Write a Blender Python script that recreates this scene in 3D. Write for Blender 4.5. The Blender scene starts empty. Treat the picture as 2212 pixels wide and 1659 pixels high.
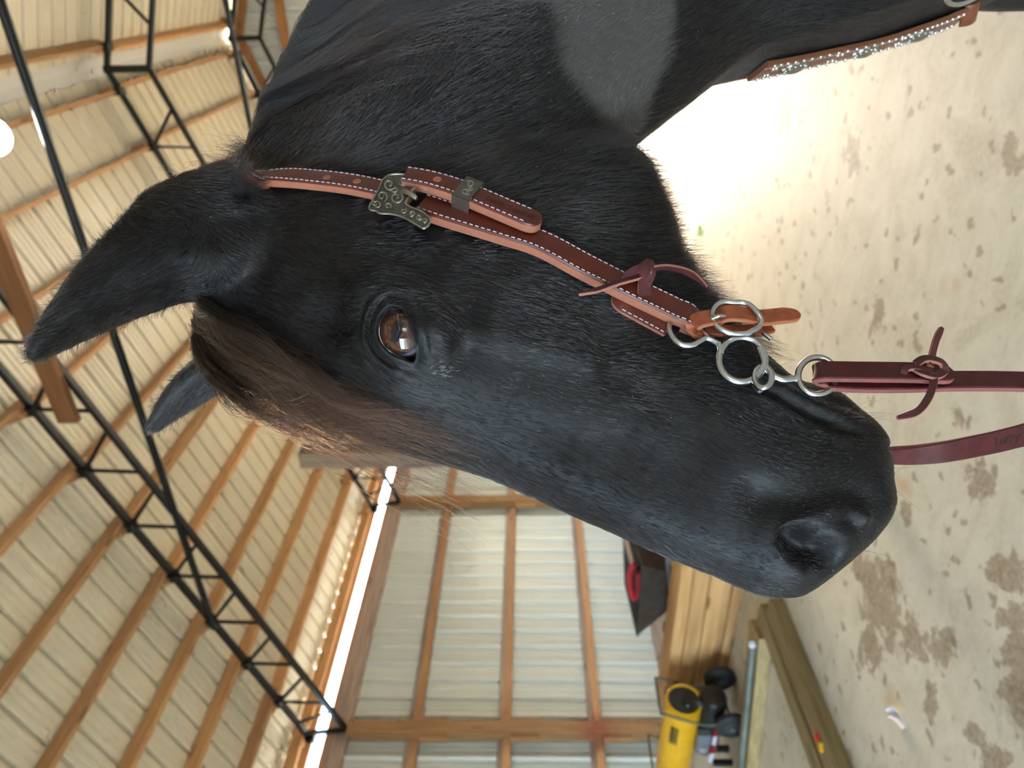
import bpy, bmesh, math, random
import numpy as np
from mathutils import Vector, Matrix, Quaternion

random.seed(7)
rng = np.random.default_rng(11)
S = bpy.context.scene
COL = S.collection

# ------------------------------------------------------------------ camera
F_PX, PSI, PIT, ROL, CAM_H = 1534.0, 0.5336, 0.0271, -0.0092, 1.6
CAM = np.array([0.0, 0.0, CAM_H])
AX_R = np.array([math.cos(PSI), math.sin(PSI), 0.0])      # to the right of the view (photo turned upright)
AX_F = np.array([-math.sin(PSI), math.cos(PSI), 0.0])     # ahead
AX_U = np.array([0.0, 0.0, 1.0])
_fw = AX_F * math.cos(PIT) + AX_U * math.sin(PIT)
_up = -AX_F * math.sin(PIT) + AX_U * math.cos(PIT)
_uu = AX_R * math.cos(ROL) + _up * math.sin(ROL)
_vv = AX_R * math.sin(ROL) - _up * math.cos(ROL)

def ray(x, y):
    """direction (unit depth) through photo pixel x, y"""
    return _fw + _vv * ((x - 1106.0) / F_PX) + _uu * ((829.5 - y) / F_PX)
def at_depth(x, y, d): return CAM + ray(x, y) * d
def on_plane(x, y, axis, val):
    r = ray(x, y); return CAM + r * ((val - CAM[axis]) / r[axis])
def project(P):
    q = np.asarray(P, float) - CAM
    d = q @ _fw
    return np.stack([1106.0 + F_PX * (q @ _vv) / d, 829.5 - F_PX * (q @ _uu) / d, d], -1)

cam_data = bpy.data.cameras.new('camera')
cam_data.sensor_fit = 'HORIZONTAL'
cam_data.sensor_width = 36.0
cam_data.lens = F_PX / 2212.0 * 36.0
cam_data.clip_start = 0.02
cam_data.clip_end = 300.0
cam_data.dof.use_dof = True
cam_data.dof.focus_distance = 0.56
cam_data.dof.aperture_fstop = 7.0
cam = bpy.data.objects.new('camera', cam_data)
COL.objects.link(cam)
M = Matrix.Identity(4)
for i, a in enumerate((_vv, _uu, -_fw)):
    for j in range(3): M[j][i] = a[j]
for j in range(3): M[j][3] = CAM[j]
cam.matrix_world = M
S.camera = cam

# ------------------------------------------------------------------ light and exposure
S.view_settings.view_transform = 'Standard'
S.view_settings.look = 'None'
S.view_settings.gamma = 1.0
S.view_settings.use_curve_mapping = False
S.view_settings.exposure = 2.2
S.cycles.use_denoising = True
S.cycles.use_adaptive_sampling = True
S.cycles.adaptive_threshold = 0.08
S.cycles.adaptive_min_samples = 12
S.cycles.caustics_reflective = False
S.cycles.caustics_refractive = False
S.cycles.max_bounces = 5
S.cycles.diffuse_bounces = 3
S.cycles.glossy_bounces = 3
S.cycles.transparent_max_bounces = 8
S.cycles.sample_clamp_indirect = 6.0

world = bpy.data.worlds.new('world')
S.world = world
world.use_nodes = True
wn = world.node_tree.nodes
wl = world.node_tree.links
for n in list(wn): wn.remove(n)
sky = wn.new('ShaderNodeTexSky')
sky.sky_type = 'NISHITA'
sky.sun_disc = False
sky.sun_elevation = math.radians(28)
sky.sun_rotation = math.radians(0)
sky.air_density = 1.0
sky.dust_density = 2.0
sky.ozone_density = 1.0
bg = wn.new('ShaderNodeBackground')
bg.inputs['Strength'].default_value = SKY_STRENGTH = 0.62
wo = wn.new('ShaderNodeOutputWorld')
wl.new(sky.outputs[0], bg.inputs[0]); wl.new(bg.outputs[0], wo.inputs[0])

sun = bpy.data.lights.new('sun', 'SUN')
sun.energy = 2.0
sun.color = (1.0, 0.88, 0.64)
sun.angle = math.radians(0.6)
sun_o = bpy.data.objects.new('sun', sun)
COL.objects.link(sun_o)
sun_o.rotation_euler = Vector((0.0, -math.cos(math.radians(28)), -math.sin(math.radians(28)))).to_track_quat('-Z', 'Y').to_euler()

def portal(name, loc, size_x, size_y, normal):
    l = bpy.data.lights.new(name, 'AREA'); l.shape = 'RECTANGLE'; l.size = size_x; l.size_y = size_y
    l.cycles.is_portal = True
    o = bpy.data.objects.new(name, l); COL.objects.link(o)
    o.location = loc
    o.rotation_euler = Vector(normal).to_track_quat('-Z', 'Z').to_euler()

# ------------------------------------------------------------------ helpers
def new_mesh(name, verts, faces, smooth=False):
    me = bpy.data.meshes.new(name)
    me.from_pydata([tuple(map(float, v)) for v in verts], [], [tuple(f) for f in faces])
    me.update()
    if smooth: me.polygons.foreach_set('use_smooth', [True] * len(me.polygons))
    return me
def obj(name, me, mat=None, parent=None, label=None, cat=None, group=None, kind=None):
    o = bpy.data.objects.new(name, me)
    COL.objects.link(o)
    if mat is not None and me is not None:
        if len(me.materials) == 0: me.materials.append(mat)
    if parent is not None: o.parent = parent
    if label: o['label'] = label
    if cat: o['category'] = cat
    if group: o['group'] = group
    if kind: o['kind'] = kind
    return o
def empty(name, loc=(0, 0, 0), label=None, cat=None, group=None, kind=None, parent=None):
    o = obj(name, None, None, parent, label, cat, group, kind)
    o.location = tuple(map(float, loc)); o.empty_display_size = 0.05
    return o
class MB:
    """collects simple shapes in world coordinates into one mesh"""
    def __init__(s): s.v = []; s.f = []
    def add(s, V, Fc):
        n = len(s.v); s.v += [tuple(map(float, p)) for p in V]; s.f += [tuple(i + n for i in q) for q in Fc]; return s
    def box(s, lo, hi):
        x0, y0, z0 = lo; x1, y1, z1 = hi
        return s.add([(x0,y0,z0),(x1,y0,z0),(x1,y1,z0),(x0,y1,z0),(x0,y0,z1),(x1,y0,z1),(x1,y1,z1),(x0,y1,z1)],
                     [(3,2,1,0),(4,5,6,7),(0,1,5,4),(1,2,6,5),(2,3,7,6),(3,0,4,7)])
    def bar(s, a, b, w, h, up=(0, 0, 1), bev=0.0):
        """rectangular bar from a to b; h along up, w across"""
        a = np.array(a, float); b = np.array(b, float); d = b - a; L = np.linalg.norm(d); d /= L
        u = np.array(up, float); u -= d * (u @ d); u /= np.linalg.norm(u); r = np.cross(d, u)
        if bev <= 0: prof = [(-w/2,-h/2),(w/2,-h/2),(w/2,h/2),(-w/2,h/2)]
        else:
            W, Hh, e = w/2, h/2, bev
            prof = [(-W+e,-Hh),(W-e,-Hh),(W,-Hh+e),(W,Hh-e),(W-e,Hh),(-W+e,Hh),(-W,Hh-e),(-W,-Hh+e)]
        n = len(prof)
        V = [p + r*x + u*y for p in (a, b) for x, y in prof]
        Fc = [(i, (i+1) % n, n + (i+1) % n, n + i) for i in range(n)] + [tuple(range(n-1, -1, -1)), tuple(range(n, 2*n))]
        return s.add(V, Fc)
    def tube(s, pts, rad, n=8, closed=False, caps=True):
        pts = [np.array(p, float) for p in pts]; m = len(pts)
        R = rad if hasattr(rad, '__len__') else [rad] * m
        tan = []
        for i in range(m):
            if closed: t = pts[(i+1) % m] - pts[i-1]
            else: t = pts[min(i+1, m-1)] - pts[max(i-1, 0)]
            tan.append(t / (np.linalg.norm(t) + 1e-12))
        u = np.cross(tan[0], (0.31, 0.52, 0.79)); u /= np.linalg.norm(u)
        V = []
        for i in range(m):
            u = u - tan[i] * (u @ tan[i]); u /= np.linalg.norm(u); w = np.cross(tan[i], u)
            for k in range(n):
                a = 2*math.pi*k/n
                V.append(pts[i] + (u*math.cos(a) + w*math.sin(a)) * R[i])
        Fc = []
        for i in range(m if closed else m-1):
            j = (i+1) % m
            for k in range(n):
                Fc.append((i*n+k, i*n+(k+1) % n, j*n+(k+1) % n, j*n+k))
        if caps and not closed: Fc += [tuple(range(n-1, -1, -1)), tuple(range((m-1)*n, m*n))]
        return s.add(V, Fc)
    def lathe(s, prof, origin, axis, n=24, side=None):
        """prof: (radius, distance along axis)"""
        ax = np.array(axis, float); ax /= np.linalg.norm(ax)
        u = np.cross(ax, (0.13, 0.27, 0.95) if abs(ax[2]) < 0.9 else (1, 0, 0)); u /= np.linalg.norm(u); w = np.cross(ax, u)
        o = np.array(origin, float); V = []
        for r, t in prof:
            for k in range(n):
                a = 2*math.pi*k/n; V.append(o + ax*t + (u*math.cos(a) + w*math.sin(a))*max(r, 1e-5))
        Fc = [(i*n+k, i*n+(k+1) % n, (i+1)*n+(k+1) % n, (i+1)*n+k) for i in range(len(prof)-1) for k in range(n)]
        Fc += [tuple(range(n-1, -1, -1)), tuple(range((len(prof)-1)*n, len(prof)*n))]
        return s.add(V, Fc)
    def mesh(s, name, smooth=False):
        me = new_mesh(name, s.v, s.f)
        bm = bmesh.new(); bm.from_mesh(me); bmesh.ops.recalc_face_normals(bm, faces=bm.faces); bm.to_mesh(me); bm.free()
        if smooth:
            me.polygons.foreach_set('use_smooth', [True]*len(me.polygons))
            try: me.set_sharp_from_angle(angle=math.radians(38))
            except Exception: pass
        return me
    def build(s, name, mat, parent=None, smooth=False, **k):
        return obj(name, s.mesh(name, smooth), mat, parent, **k)

def keep(o, parent):
    """parent o and keep where it stands"""
    mw = o.matrix_world.copy() if o.type != 'EMPTY' else o.matrix_world.copy()
    o.parent = parent
    o.matrix_parent_inverse = Matrix.Translation(parent.location).inverted()
    return o
def part(mb, name, mat, parent, smooth=False, **k):
    """mesh in world coordinates as a child of an Empty that stands elsewhere"""
    o = mb.build(name, mat, None, smooth, **k)
    return keep(o, parent)

def catmull(P, n):
    """smooth resampling of control points, n points"""
    P = np.asarray(P, float); m = len(P)
    t = np.linspace(0, m-1-1e-9, n); i = t.astype(int); f = (t-i)[:, None]
    p0 = P[np.clip(i-1, 0, m-1)]; p1 = P[i]; p2 = P[np.clip(i+1, 0, m-1)]; p3 = P[np.clip(i+2, 0, m-1)]
    return 0.5*((2*p1) + (-p0+p2)*f + (2*p0-5*p1+4*p2-p3)*f**2 + (-p0+3*p1-3*p2+p3)*f**3)

# ------------------------------------------------------------------ materials
class NT:
    def __init__(s, name):
        s.m = bpy.data.materials.new(name); s.m.use_nodes = True
        s.t = s.m.node_tree; s.n = s.t.nodes; s.l = s.t.links
        for x in list(s.n): s.n.remove(x)
        s.out = s.n.new('ShaderNodeOutputMaterial')
        s.b = s.n.new('ShaderNodeBsdfPrincipled'); s.l.new(s.b.outputs[0], s.out.inputs[0])
    def set(s, **k):
        for a, v in k.items():
            i = s.b.inputs[a.replace('_', ' ')]
            if hasattr(v, 'is_output') or isinstance(v, bpy.types.NodeSocket): s.l.new(v, i)
            else: i.default_value = (*v, 1.0) if isinstance(v, tuple) and len(v) == 3 else v
        return s
    def coord(s, kind='Object', scale=(1, 1, 1), rot=(0, 0, 0), loc=(0, 0, 0)):
        c = s.n.new('ShaderNodeTexCoord'); m = s.n.new('ShaderNodeMapping')
        m.inputs['Scale'].default_value = scale; m.inputs['Rotation'].default_value = rot; m.inputs['Location'].default_value = loc
        s.l.new(c.outputs[kind], m.inputs[0]); return m.outputs[0]
    def geo(s, scale=(1, 1, 1), rot=(0, 0, 0), loc=(0, 0, 0)):
        c = s.n.new('ShaderNodeNewGeometry'); m = s.n.new('ShaderNodeMapping')
        m.inputs['Scale'].default_value = scale; m.inputs['Rotation'].default_value = rot; m.inputs['Location'].default_value = loc
        s.l.new(c.outputs['Position'], m.inputs[0]); return m.outputs[0]
    def noise(s, vec, scale=5, detail=4, rough=0.55, dist=0.0):
        x = s.n.new('ShaderNodeTexNoise'); s.l.new(vec, x.inputs['Vector'])
        x.inputs['Scale'].default_value = scale; x.inputs['Detail'].default_value = detail
        x.inputs['Roughness'].default_value = rough; x.inputs['Distortion'].default_value = dist
        return x.outputs[0]
    def voro(s, vec, scale=5, feat='F1'):
        x = s.n.new('ShaderNodeTexVoronoi'); x.feature = feat; s.l.new(vec, x.inputs['Vector']); x.inputs['Scale'].default_value = scale
        return x.outputs['Distance']
    def ramp(s, fac, stops):
        x = s.n.new('ShaderNodeValToRGB'); s.l.new(fac, x.inputs[0]); e = x.color_ramp.elements
        while len(e) < len(stops): e.new(0.5)
        for el, (p, c) in zip(e, stops):
            el.position = p; el.color = (*c, 1.0) if not isinstance(c, (int, float)) else (c, c, c, 1.0)
        return x.outputs[0]
    def mix(s, fac, a, b, mode='MIX'):
        x = s.n.new('ShaderNodeMixRGB'); x.blend_type = mode
        for i, v in ((0, fac), (1, a), (2, b)):
            if isinstance(v, bpy.types.NodeSocket): s.l.new(v, x.inputs[i])
            elif isinstance(v, (int, float)): x.inputs[i].default_value = v if i == 0 else (v, v, v, 1)
            else: x.inputs[i].default_value = (*v, 1.0)
        return x.outputs[0]
    def math(s, op, a, b=0.0):
        x = s.n.new('ShaderNodeMath'); x.operation = op
        for i, v in ((0, a), (1, b)):
            if isinstance(v, bpy.types.NodeSocket): s.l.new(v, x.inputs[i])
            else: x.inputs[i].default_value = v
        return x.outputs[0]
    def rand(s):
        return s.n.new('ShaderNodeObjectInfo').outputs['Random']
    def bump(s, h, strength=0.3, dist=0.01):
        x = s.n.new('ShaderNodeBump'); s.l.new(h, x.inputs['Height'])
        x.inputs['Strength'].default_value = strength; x.inputs['Distance'].default_value = dist
        s.l.new(x.outputs[0], s.b.inputs['Normal']); return s
def srgb(r, g, b):
    f = lambda c: c/12.92 if c <= 0.04045 else ((c+0.055)/1.055)**2.4
    return tuple(f(c/255.0) for c in (r, g, b))

def wood_mat(name, light, dark, axis='Y', rough=0.6, knots=True, spill=None):
    """planed softwood: grain runs along the given world axis"""
    t = NT(name)
    sc = {'X': (1.0, 22, 22), 'Y': (22, 1.0, 22), 'Z': (22, 22, 1.0)}[axis]
    off = t.rand()
    v = t.geo(scale=sc)
    va = t.n.new('ShaderNodeVectorMath'); va.operation = 'ADD'
    t.l.new(v, va.inputs[0])
    cmb = t.n.new('ShaderNodeCombineXYZ')
    o50 = t.math('MULTIPLY', off, 50.0)
    for i in range(3): t.l.new(o50, cmb.inputs[i])
    t.l.new(cmb.outputs[0], va.inputs[1])
    g = t.noise(va.outputs[0], 1.6, 3, 0.6, 0.4)
    c = t.ramp(g, [(0.3, light), (0.52, tuple(0.5*(a+b) for a, b in zip(light, dark))), (0.72, dark)])
    tone = t.ramp(off, [(0.0, 0.78), (1.0, 1.12)])
    c = t.mix(1.0, c, tone, 'MULTIPLY')
    if knots:
        k = t.voro(t.geo(scale={'X': (1.6, 9, 9), 'Y': (9, 1.6, 9), 'Z': (9, 9, 1.6)}[axis]), 1.0)
        kf = t.ramp(k, [(0.0, 1.0), (0.10, 0.75), (0.15, 0.0)])
        c = t.mix(kf, c, tuple(x*0.35 for x in dark))
    if spill is not None:
        gp = t.n.new('ShaderNodeNewGeometry'); ds = t.n.new('ShaderNodeVectorMath'); ds.operation = 'DISTANCE'
        t.l.new(gp.outputs['Position'], ds.inputs[0]); ds.inputs[1].default_value = spill
        sm_ = t.ramp(t.math('ADD', ds.outputs['Value'], t.math('MULTIPLY', t.noise(t.geo(), 14, 2), 0.35)), [(0.20, 0.75), (0.45, 0.0)])
        c = t.mix(sm_, c, srgb(150, 58, 44))
    t.set(Base_Color=c, Roughness=rough)
    t.bump(g, 0.25, 0.004)
    return t.m
def plain(name, col, rough=0.5, metal=0.0, var=0.0, **k):
    t = NT(name)
    if var > 0:
        n = t.noise(t.coord('Object'), 9, 5)
        c = t.ramp(n, [(0.3, tuple(x*(1-var) for x in col)), (0.7, tuple(min(1, x*(1+var)) for x in col))])
        t.set(Base_Color=c)
    else: t.set(Base_Color=col)
    t.set(Roughness=rough, Metallic=metal, **k)
    return t.m

# ================================================================== the barn
WALL_L, WALL_R, RIDGE_X = -6.864, 5.12, -0.872
SLOPE = 0.3483
TRUSS_Y0, BAY = 8.184, 3.6576
END_Y, NEAR_Y = 12.25, -6.45
def chord_z(x):                       # centre line of the trusses' top chord
    return 4.0252 + SLOPE * ((x - WALL_L) if x <= RIDGE_X else (2*RIDGE_X - x - WALL_L))
RIDGE_Z = chord_z(RIDGE_X)

# --- materials of the shell
t = NT('concrete')
g = t.geo()
big = t.noise(g, 1.15, 3, 0.62, 0.9)
mid = t.noise(t.geo(scale=(1.0, 1.5, 1), loc=(3, 1, 0)), 5.2, 3, 0.6, 0.6)
fine = t.noise(g, 42, 3, 0.7)
spots = t.voro(t.geo(scale=(1, 0.75, 1)), 9.5)
base = t.ramp(mid, [(0.25, srgb(202, 190, 163)), (0.55, srgb(219, 209, 185)), (0.8, srgb(228, 219, 198))])
base = t.mix(t.ramp(fine, [(0.35, 0.0), (0.75, 0.35)]), base, srgb(240, 235, 222))
blotch = t.ramp(t.mix(0.28, big, mid), [(0.555, 0.0), (0.59, 0.40), (0.66, 0.6)])
blotch = t.mix(1.0, blotch, t.ramp(fine, [(0.3, 1.0), (0.62, 0.45)]), 'MULTIPLY')
# the brown stains lie on the open floor in front of the timbers, fewer towards the far end
sx = t.n.new('ShaderNodeSeparateXYZ'); t.l.new(t.geo(), sx.inputs[0])
far = t.ramp(t.math('MULTIPLY', t.math('ADD', sx.outputs[1], 0.0), 0.1), [(0.20, 1.0), (0.36, 0.25)])
c = t.mix(t.mix(1.0, blotch, far, 'MULTIPLY'), base, srgb(150, 128, 99))
sp = t.ramp(t.mix(0.5, spots, t.noise(g, 19, 1)), [(0.295, 0.9), (0.35, 0.0)])
c = t.mix(t.math('MULTIPLY', sp, 0.75), c, srgb(138, 118, 86))

stain_at = t.n.new('ShaderNodeAttribute'); stain_at.attribute_name = 'stain'
st_all = t.math('SUBTRACT', t.math('MULTIPLY', stain_at.outputs['Fac'], 3.0), 2.0)
edge_n = t.math('SUBTRACT', t.noise(g, 9.0, 4, 0.65, 0.6), 0.5)
st_all = t.math('ADD', st_all, t.math('MULTIPLY', edge_n, 2.6))
st_m = t.ramp(st_all, [(0.36, 0.0), (0.46, 0.85), (0.9, 0.95)])
st_m = t.mix(1.0, st_m, t.ramp(fine, [(0.30, 1.0), (0.66, 0.55)]), 'MULTIPLY')
c = t.mix(st_m, c, srgb(146, 122, 94))
rust = t.ramp(t.noise(t.geo(loc=(7, 2, 0)), 2.3, 2, 0.5, 0.3), [(0.70, 0.0), (0.78, 0.55)])
c = t.mix(rust, c, srgb(196, 146, 92))
t.set(Base_Color=c, Roughness=0.62); t.bump(fine, 0.12, 0.004)
M_CONC = t.m

def sheet_mat(name, col):
    t = NT(name)
    c = t.mix(1.0, col, t.ramp(t.rand(), [(0.0, 0.94), (1.0, 1.03)]), 'MULTIPLY')
    t.set(Base_Color=c, Roughness=0.34); t.b.inputs['Coat Weight'].default_value = 0.12
    return t.m
M_ROOF = sheet_mat('roof_sheet', srgb(236, 226, 200))
M_WALL = sheet_mat('wall_sheet', srgb(226, 232, 229))
M_CAP = plain('ridge_cap', srgb(226, 226, 222), 0.4)
M_PURL = wood_mat('purlin_wood', srgb(224, 174, 122), srgb(194, 140, 90), 'Y')
M_POST = wood_mat('post_wood', srgb(200, 154, 108), srgb(160, 116, 74), 'Z', spill=(-6.8, 4.53, 0.96))
M_GIRT = wood_mat('girt_wood', srgb(214, 164, 120), srgb(186, 134, 90), 'Y', spill=(-6.8, 4.53, 0.96))
M_GIRTX = wood_mat('end_girt_wood', srgb(206, 148, 92), srgb(168, 110, 62), 'X')
M_OLD = wood_mat('weathered_wood', srgb(196, 176, 162), srgb(150, 126, 112), 'Y')
M_COLLAR = wood_mat('collar_wood', srgb(150, 104, 66), srgb(120, 80, 48), 'X')
M_STEEL = plain('black_steel', (0.012, 0.013, 0.012), 0.42, 0.2)

# --- floor slab and the ground outside
fxs = np.concatenate([[-7.0, -6.0], np.arange(-5.0, 1.0, 0.03), [2.0, 5.25]]); fys = np.concatenate([[-6.6, -3.0, -0.5], np.arange(0.6, 7.6, 0.03), [9.0, 12.35]])
GX, GYf = np.meshgrid(fxs, fys, indexing='ij'); stain = np.full(GX.shape, -2.0)
for px, py, rx, ry in ((1905, 1310, 62, 120), (1880, 1240, 45, 60), (1975, 1375, 45, 75), (2050, 1400, 36, 50), (1880, 1400, 30, 70), (2195, 1470, 60, 120), (2190, 1330, 50, 60), (2175, 1235, 60, 50), (2120, 1045, 48, 62),
            (1958, 1110, 20, 34), (1896, 690, 22, 50), (2010, 1500, 22, 60), (2100, 1580, 22, 40), (1690, 230, 30, 60), (1840, 330, 24, 60), (2190, 350, 30, 60), (2075, 900, 24, 40), (2150, 1640, 60, 50)):
    c0 = on_plane(px, py, 2, 0.0); a = on_plane(px + rx, py, 2, 0.0) - c0; b = on_plane(px, py + ry, 2, 0.0) - c0    # an oval stain, measured in the photo
    a, b = a*1.2, b*1.2
    Mi = np.linalg.inv(np.array([[a[0], b[0]], [a[1], b[1]]])); X, Y = GX - c0[0], GYf - c0[1]
    stain = np.maximum(stain, 1 - np.sqrt((Mi[0, 0]*X + Mi[0, 1]*Y)**2 + (Mi[1, 0]*X + Mi[1, 1]*Y)**2))
nxf, nyf = GX.shape; idf = np.arange(nxf*nyf).reshape(nxf, nyf)
quads = np.stack([idf[:-1, :-1], idf[1:, :-1], idf[1:, 1:], idf[:-1, 1:]], -1).reshape(-1, 4)
fv = np.stack([GX.ravel(), GYf.ravel(), np.zeros(nxf*nyf)], 1).tolist(); nb_ = len(fv)
fv += [(-7.0, -6.6, -0.15), (5.25, -6.6, -0.15), (5.25, 12.35, -0.15), (-7.0, 12.35, -0.15)]
cr = [int(idf[0, 0]), int(idf[-1, 0]), int(idf[-1, -1]), int(idf[0, -1])]
fme = new_mesh('floor', fv, quads.tolist() + [(nb_+3, nb_+2, nb_+1, nb_), [nb_, nb_+1] + idf[::-1, 0].tolist(), [nb_+1, nb_+2] + idf[-1, ::-1].tolist(), [nb_+2, nb_+3] + idf[:, -1].tolist(), [nb_+3, nb_] + idf[0, :].tolist()])
sa = fme.attributes.new('stain', 'FLOAT', 'POINT'); sa.data.foreach_set('value', np.concatenate([(stain.ravel() + 2)/3, np.zeros(4)]).astype(np.float32))
obj('floor', fme, M_CONC, kind='structure', label='stained pale concrete floor of the barn')
t = NT('outside_ground')
n = t.noise(t.geo(), 0.7, 6)
t.set(Base_Color=t.ramp(n, [(0.35, srgb(188, 180, 156)), (0.65, srgb(212, 203, 180))]), Roughness=0.9)
MB().box((-60, -60, -0.40), (60, 70, -0.12)).build('ground', t.m, kind='structure', label='gravel yard outside the barn')

# --- corrugated sheets
RIB = 0.2286
def sheet_mesh(name, width, length):
    """trapezoid ribs along y, ribs rise to +z"""
    prof = []; x = 0.0
    while x < width - 1e-6:
        for dx, z in ((0.0, 0.030), (0.012, 0.030), (0.028, 0.0), (0.080, 0.0), (0.090, 0.006), (0.100, 0.0),
                      (0.142, 0.0), (0.152, 0.006), (0.162, 0.0), (0.204, 0.0), (0.220, 0.030)):
            if x + dx < width + 1e-6: prof.append((x + dx, z))
        x += RIB
    prof.append((width, 0.030))
    V = [(px, 0, pz) for px, pz in prof] + [(px, length, pz) for px, pz in prof]
    n = len(prof)
    return new_mesh(name, V, [(i, i+1, n+i+1, n+i) for i in range(n-1)])
def place(o, origin, ex, ey):
    ex = Vector(ex).normalized(); ey = Vector(ey).normalized(); ez = ex.cross(ey)
    m = Matrix.Identity(4)
    for i, a in enumerate((ex, ey, ez)):
        for j in range(3): m[j][i] = a[j]
    for j in range(3): m[j][3] = origin[j]
    o.matrix_world = m

# roof: each slope is a ceiling piece that carries its sheets and purlins
PW = RIB * 4
c_, s_ = 1/math.sqrt(1+SLOPE**2), SLOPE/math.sqrt(1+SLOPE**2)
roof_l = empty('ceiling', (RIDGE_X, 3, RIDGE_Z + 0.2), kind='structure', label='cream corrugated roof slope above the long wall')
roof_r = empty('ceiling', (RIDGE_X, 3, RIDGE_Z + 0.2), kind='structure', label='cream corrugated roof slope across the ridge')
RLEN = (RIDGE_X - 0.10 + 7.06) / c_
roof_me = sheet_mesh('roof_sheet', PW, RLEN); roof_me.materials.append(M_ROOF)
y = NEAR_Y
while y < END_Y + 0.05:
    w = min(PW, END_Y + 0.08 - y)
    for side, root in ((-1, roof_l), (1, roof_r)):
        o = obj('roof_sheet', roof_me)
        x0 = RIDGE_X + side*(RLEN*c_ + 0.10)
        z0 = chord_z(x0 if side < 0 else x0) + 0.19
        if side < 0: place(o, (x0, y + PW, z0), (0, -1, 0), (c_, 0, s_))
        else: place(o, (x0, y, z0), (0, 1, 0), (-c_, 0, s_))
        # ribs rise upwards on both slopes
        bpy.context.view_layer.update()
        keep(o, root)
    y += PW
cap = MB()
yy0, yy1 = NEAR_Y - 0.05, END_Y + 0.1
zc = RIDGE_Z + 0.215
cap.add([(RIDGE_X-0.34, yy0, zc-0.34*SLOPE), (RIDGE_X, yy0, zc), (RIDGE_X+0.34, yy0, zc-0.34*SLOPE),
         (RIDGE_X-0.34, yy1, zc-0.34*SLOPE), (RIDGE_X, yy1, zc), (RIDGE_X+0.34, yy1, zc-0.34*SLOPE)], [(0,1,4,3),(1,2,5,4)])
part(cap, 'ridge_cap', M_CAP, roof_l)
bays = [(NEAR_Y, 0.87), (0.87, TRUSS_Y0-BAY), (TRUSS_Y0-BAY, TRUSS_Y0), (TRUSS_Y0, TRUSS_Y0+BAY), (TRUSS_Y0+BAY, END_Y)]
PURL_X = [-6.99 + 0.59*k for k in range(11)]
for bi, (a, b) in enumerate(bays):
    for k, px in enumerate(PURL_X):
        for side, root in ((-1, roof_l), (1, roof_r)):
            x = px + (0.022 if bi % 2 else -0.022)
            x = x if side < 0 else 2*RIDGE_X - x
            z = chord_z(x) + 0.03 + 0.07
            up = (side*s_, 0, c_) if side > 0 else (-s_, 0, c_)
            ext = 0.12 if bi not in (0, len(bays)-1) else 0.0
            part(MB().bar((x, a - ext, z), (x, min(b + ext, END_Y-0.02), z), 0.04, 0.14, up), 'purlin', M_PURL, root)
# a doubled purlin under the slope, and the eave boards beside the daylight gap
for x in (-4.05,): part(MB().bar((x, TRUSS_Y0-BAY-0.1, chord_z(x)+0.10), (x, TRUSS_Y0+BAY, chord_z(x)+0.10), 0.04, 0.14, (-s_, 0, c_)), 'purlin', M_PURL, roof_l)
part(MB().bar((-7.03, NEAR_Y, 4.02), (-7.03, END_Y, 4.02), 0.04, 0.15), 'fascia_board', M_PURL, roof_l)

# --- long wall
wall_l = empty('wall_left', (WALL_L - 0.1, 3, 0), kind='structure', label='long corrugated wall with wooden girts and posts')
wall_me = sheet_mesh('wall_sheet', PW, 3.74); wall_me.materials.append(M_WALL)
y = NEAR_Y
while y < END_Y:
    o = obj('wall_sheet', wall_me); place(o, (WALL_L - 0.11, y, 0.04), (0, 1, 0), (0, 0, 1)); bpy.context.view_layer.update(); keep(o, wall_l); y += PW
GIRT_Z = [CAM_H + 1.0566*1.2 - 0.953*i for i in range(-0, 4)]
post_ys = [TRUSS_Y0 + BAY*k for k in range(-4, 2)]
for i, py in enumerate(post_ys):
    part(MB().box((WALL_L-0.07, py-0.07, 0), (WALL_L+0.07, py+0.07, 3.55)), 'post', M_POST, wall_l)
    for gz in GIRT_Z:
        if gz < 0.3: continue
        for sgn in (-1, 1):
            part(MB().box((WALL_L-0.03, py+sgn*0.07 + (0 if sgn > 0 else -0.04), gz-0.36), (WALL_L+0.05, py+sgn*0.07 + (0.04 if sgn > 0 else 0), gz-0.07)), 'girt_block', M_POST, wall_l)
for a, b in zip([NEAR_Y] + post_ys, post_ys + [END_Y]):
    if b - a < 0.4: continue
    for gz in GIRT_Z:
        if gz < 0.2: continue
        part(MB().box((WALL_L-0.10, a+0.07, gz-0.07), (WALL_L-0.06, b-0.07, gz+0.07)), 'girt', M_OLD, wall_l)
        part(MB().box((WALL_L-0.06, a+0.07, gz-0.07), (WALL_L-0.02, b-0.07, gz+0.015)), 'girt', M_GIRT, wall_l)
part(MB().box((WALL_L-0.11, NEAR_Y, 3.55), (WALL_L-0.07, END_Y, 3.80)), 'top_plate', M_GIRT, wall_l)
part(MB().box((WALL_L-0.07, NEAR_Y, 3.55), (WALL_L-0.03, END_Y, 3.74)), 'top_plate', M_OLD, wall_l)
part(MB().box((WALL_L-0.10, NEAR_Y, 0.0), (WALL_L-0.06, END_Y, 0.18)), 'skirt_board', M_OLD, wall_l)

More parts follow.
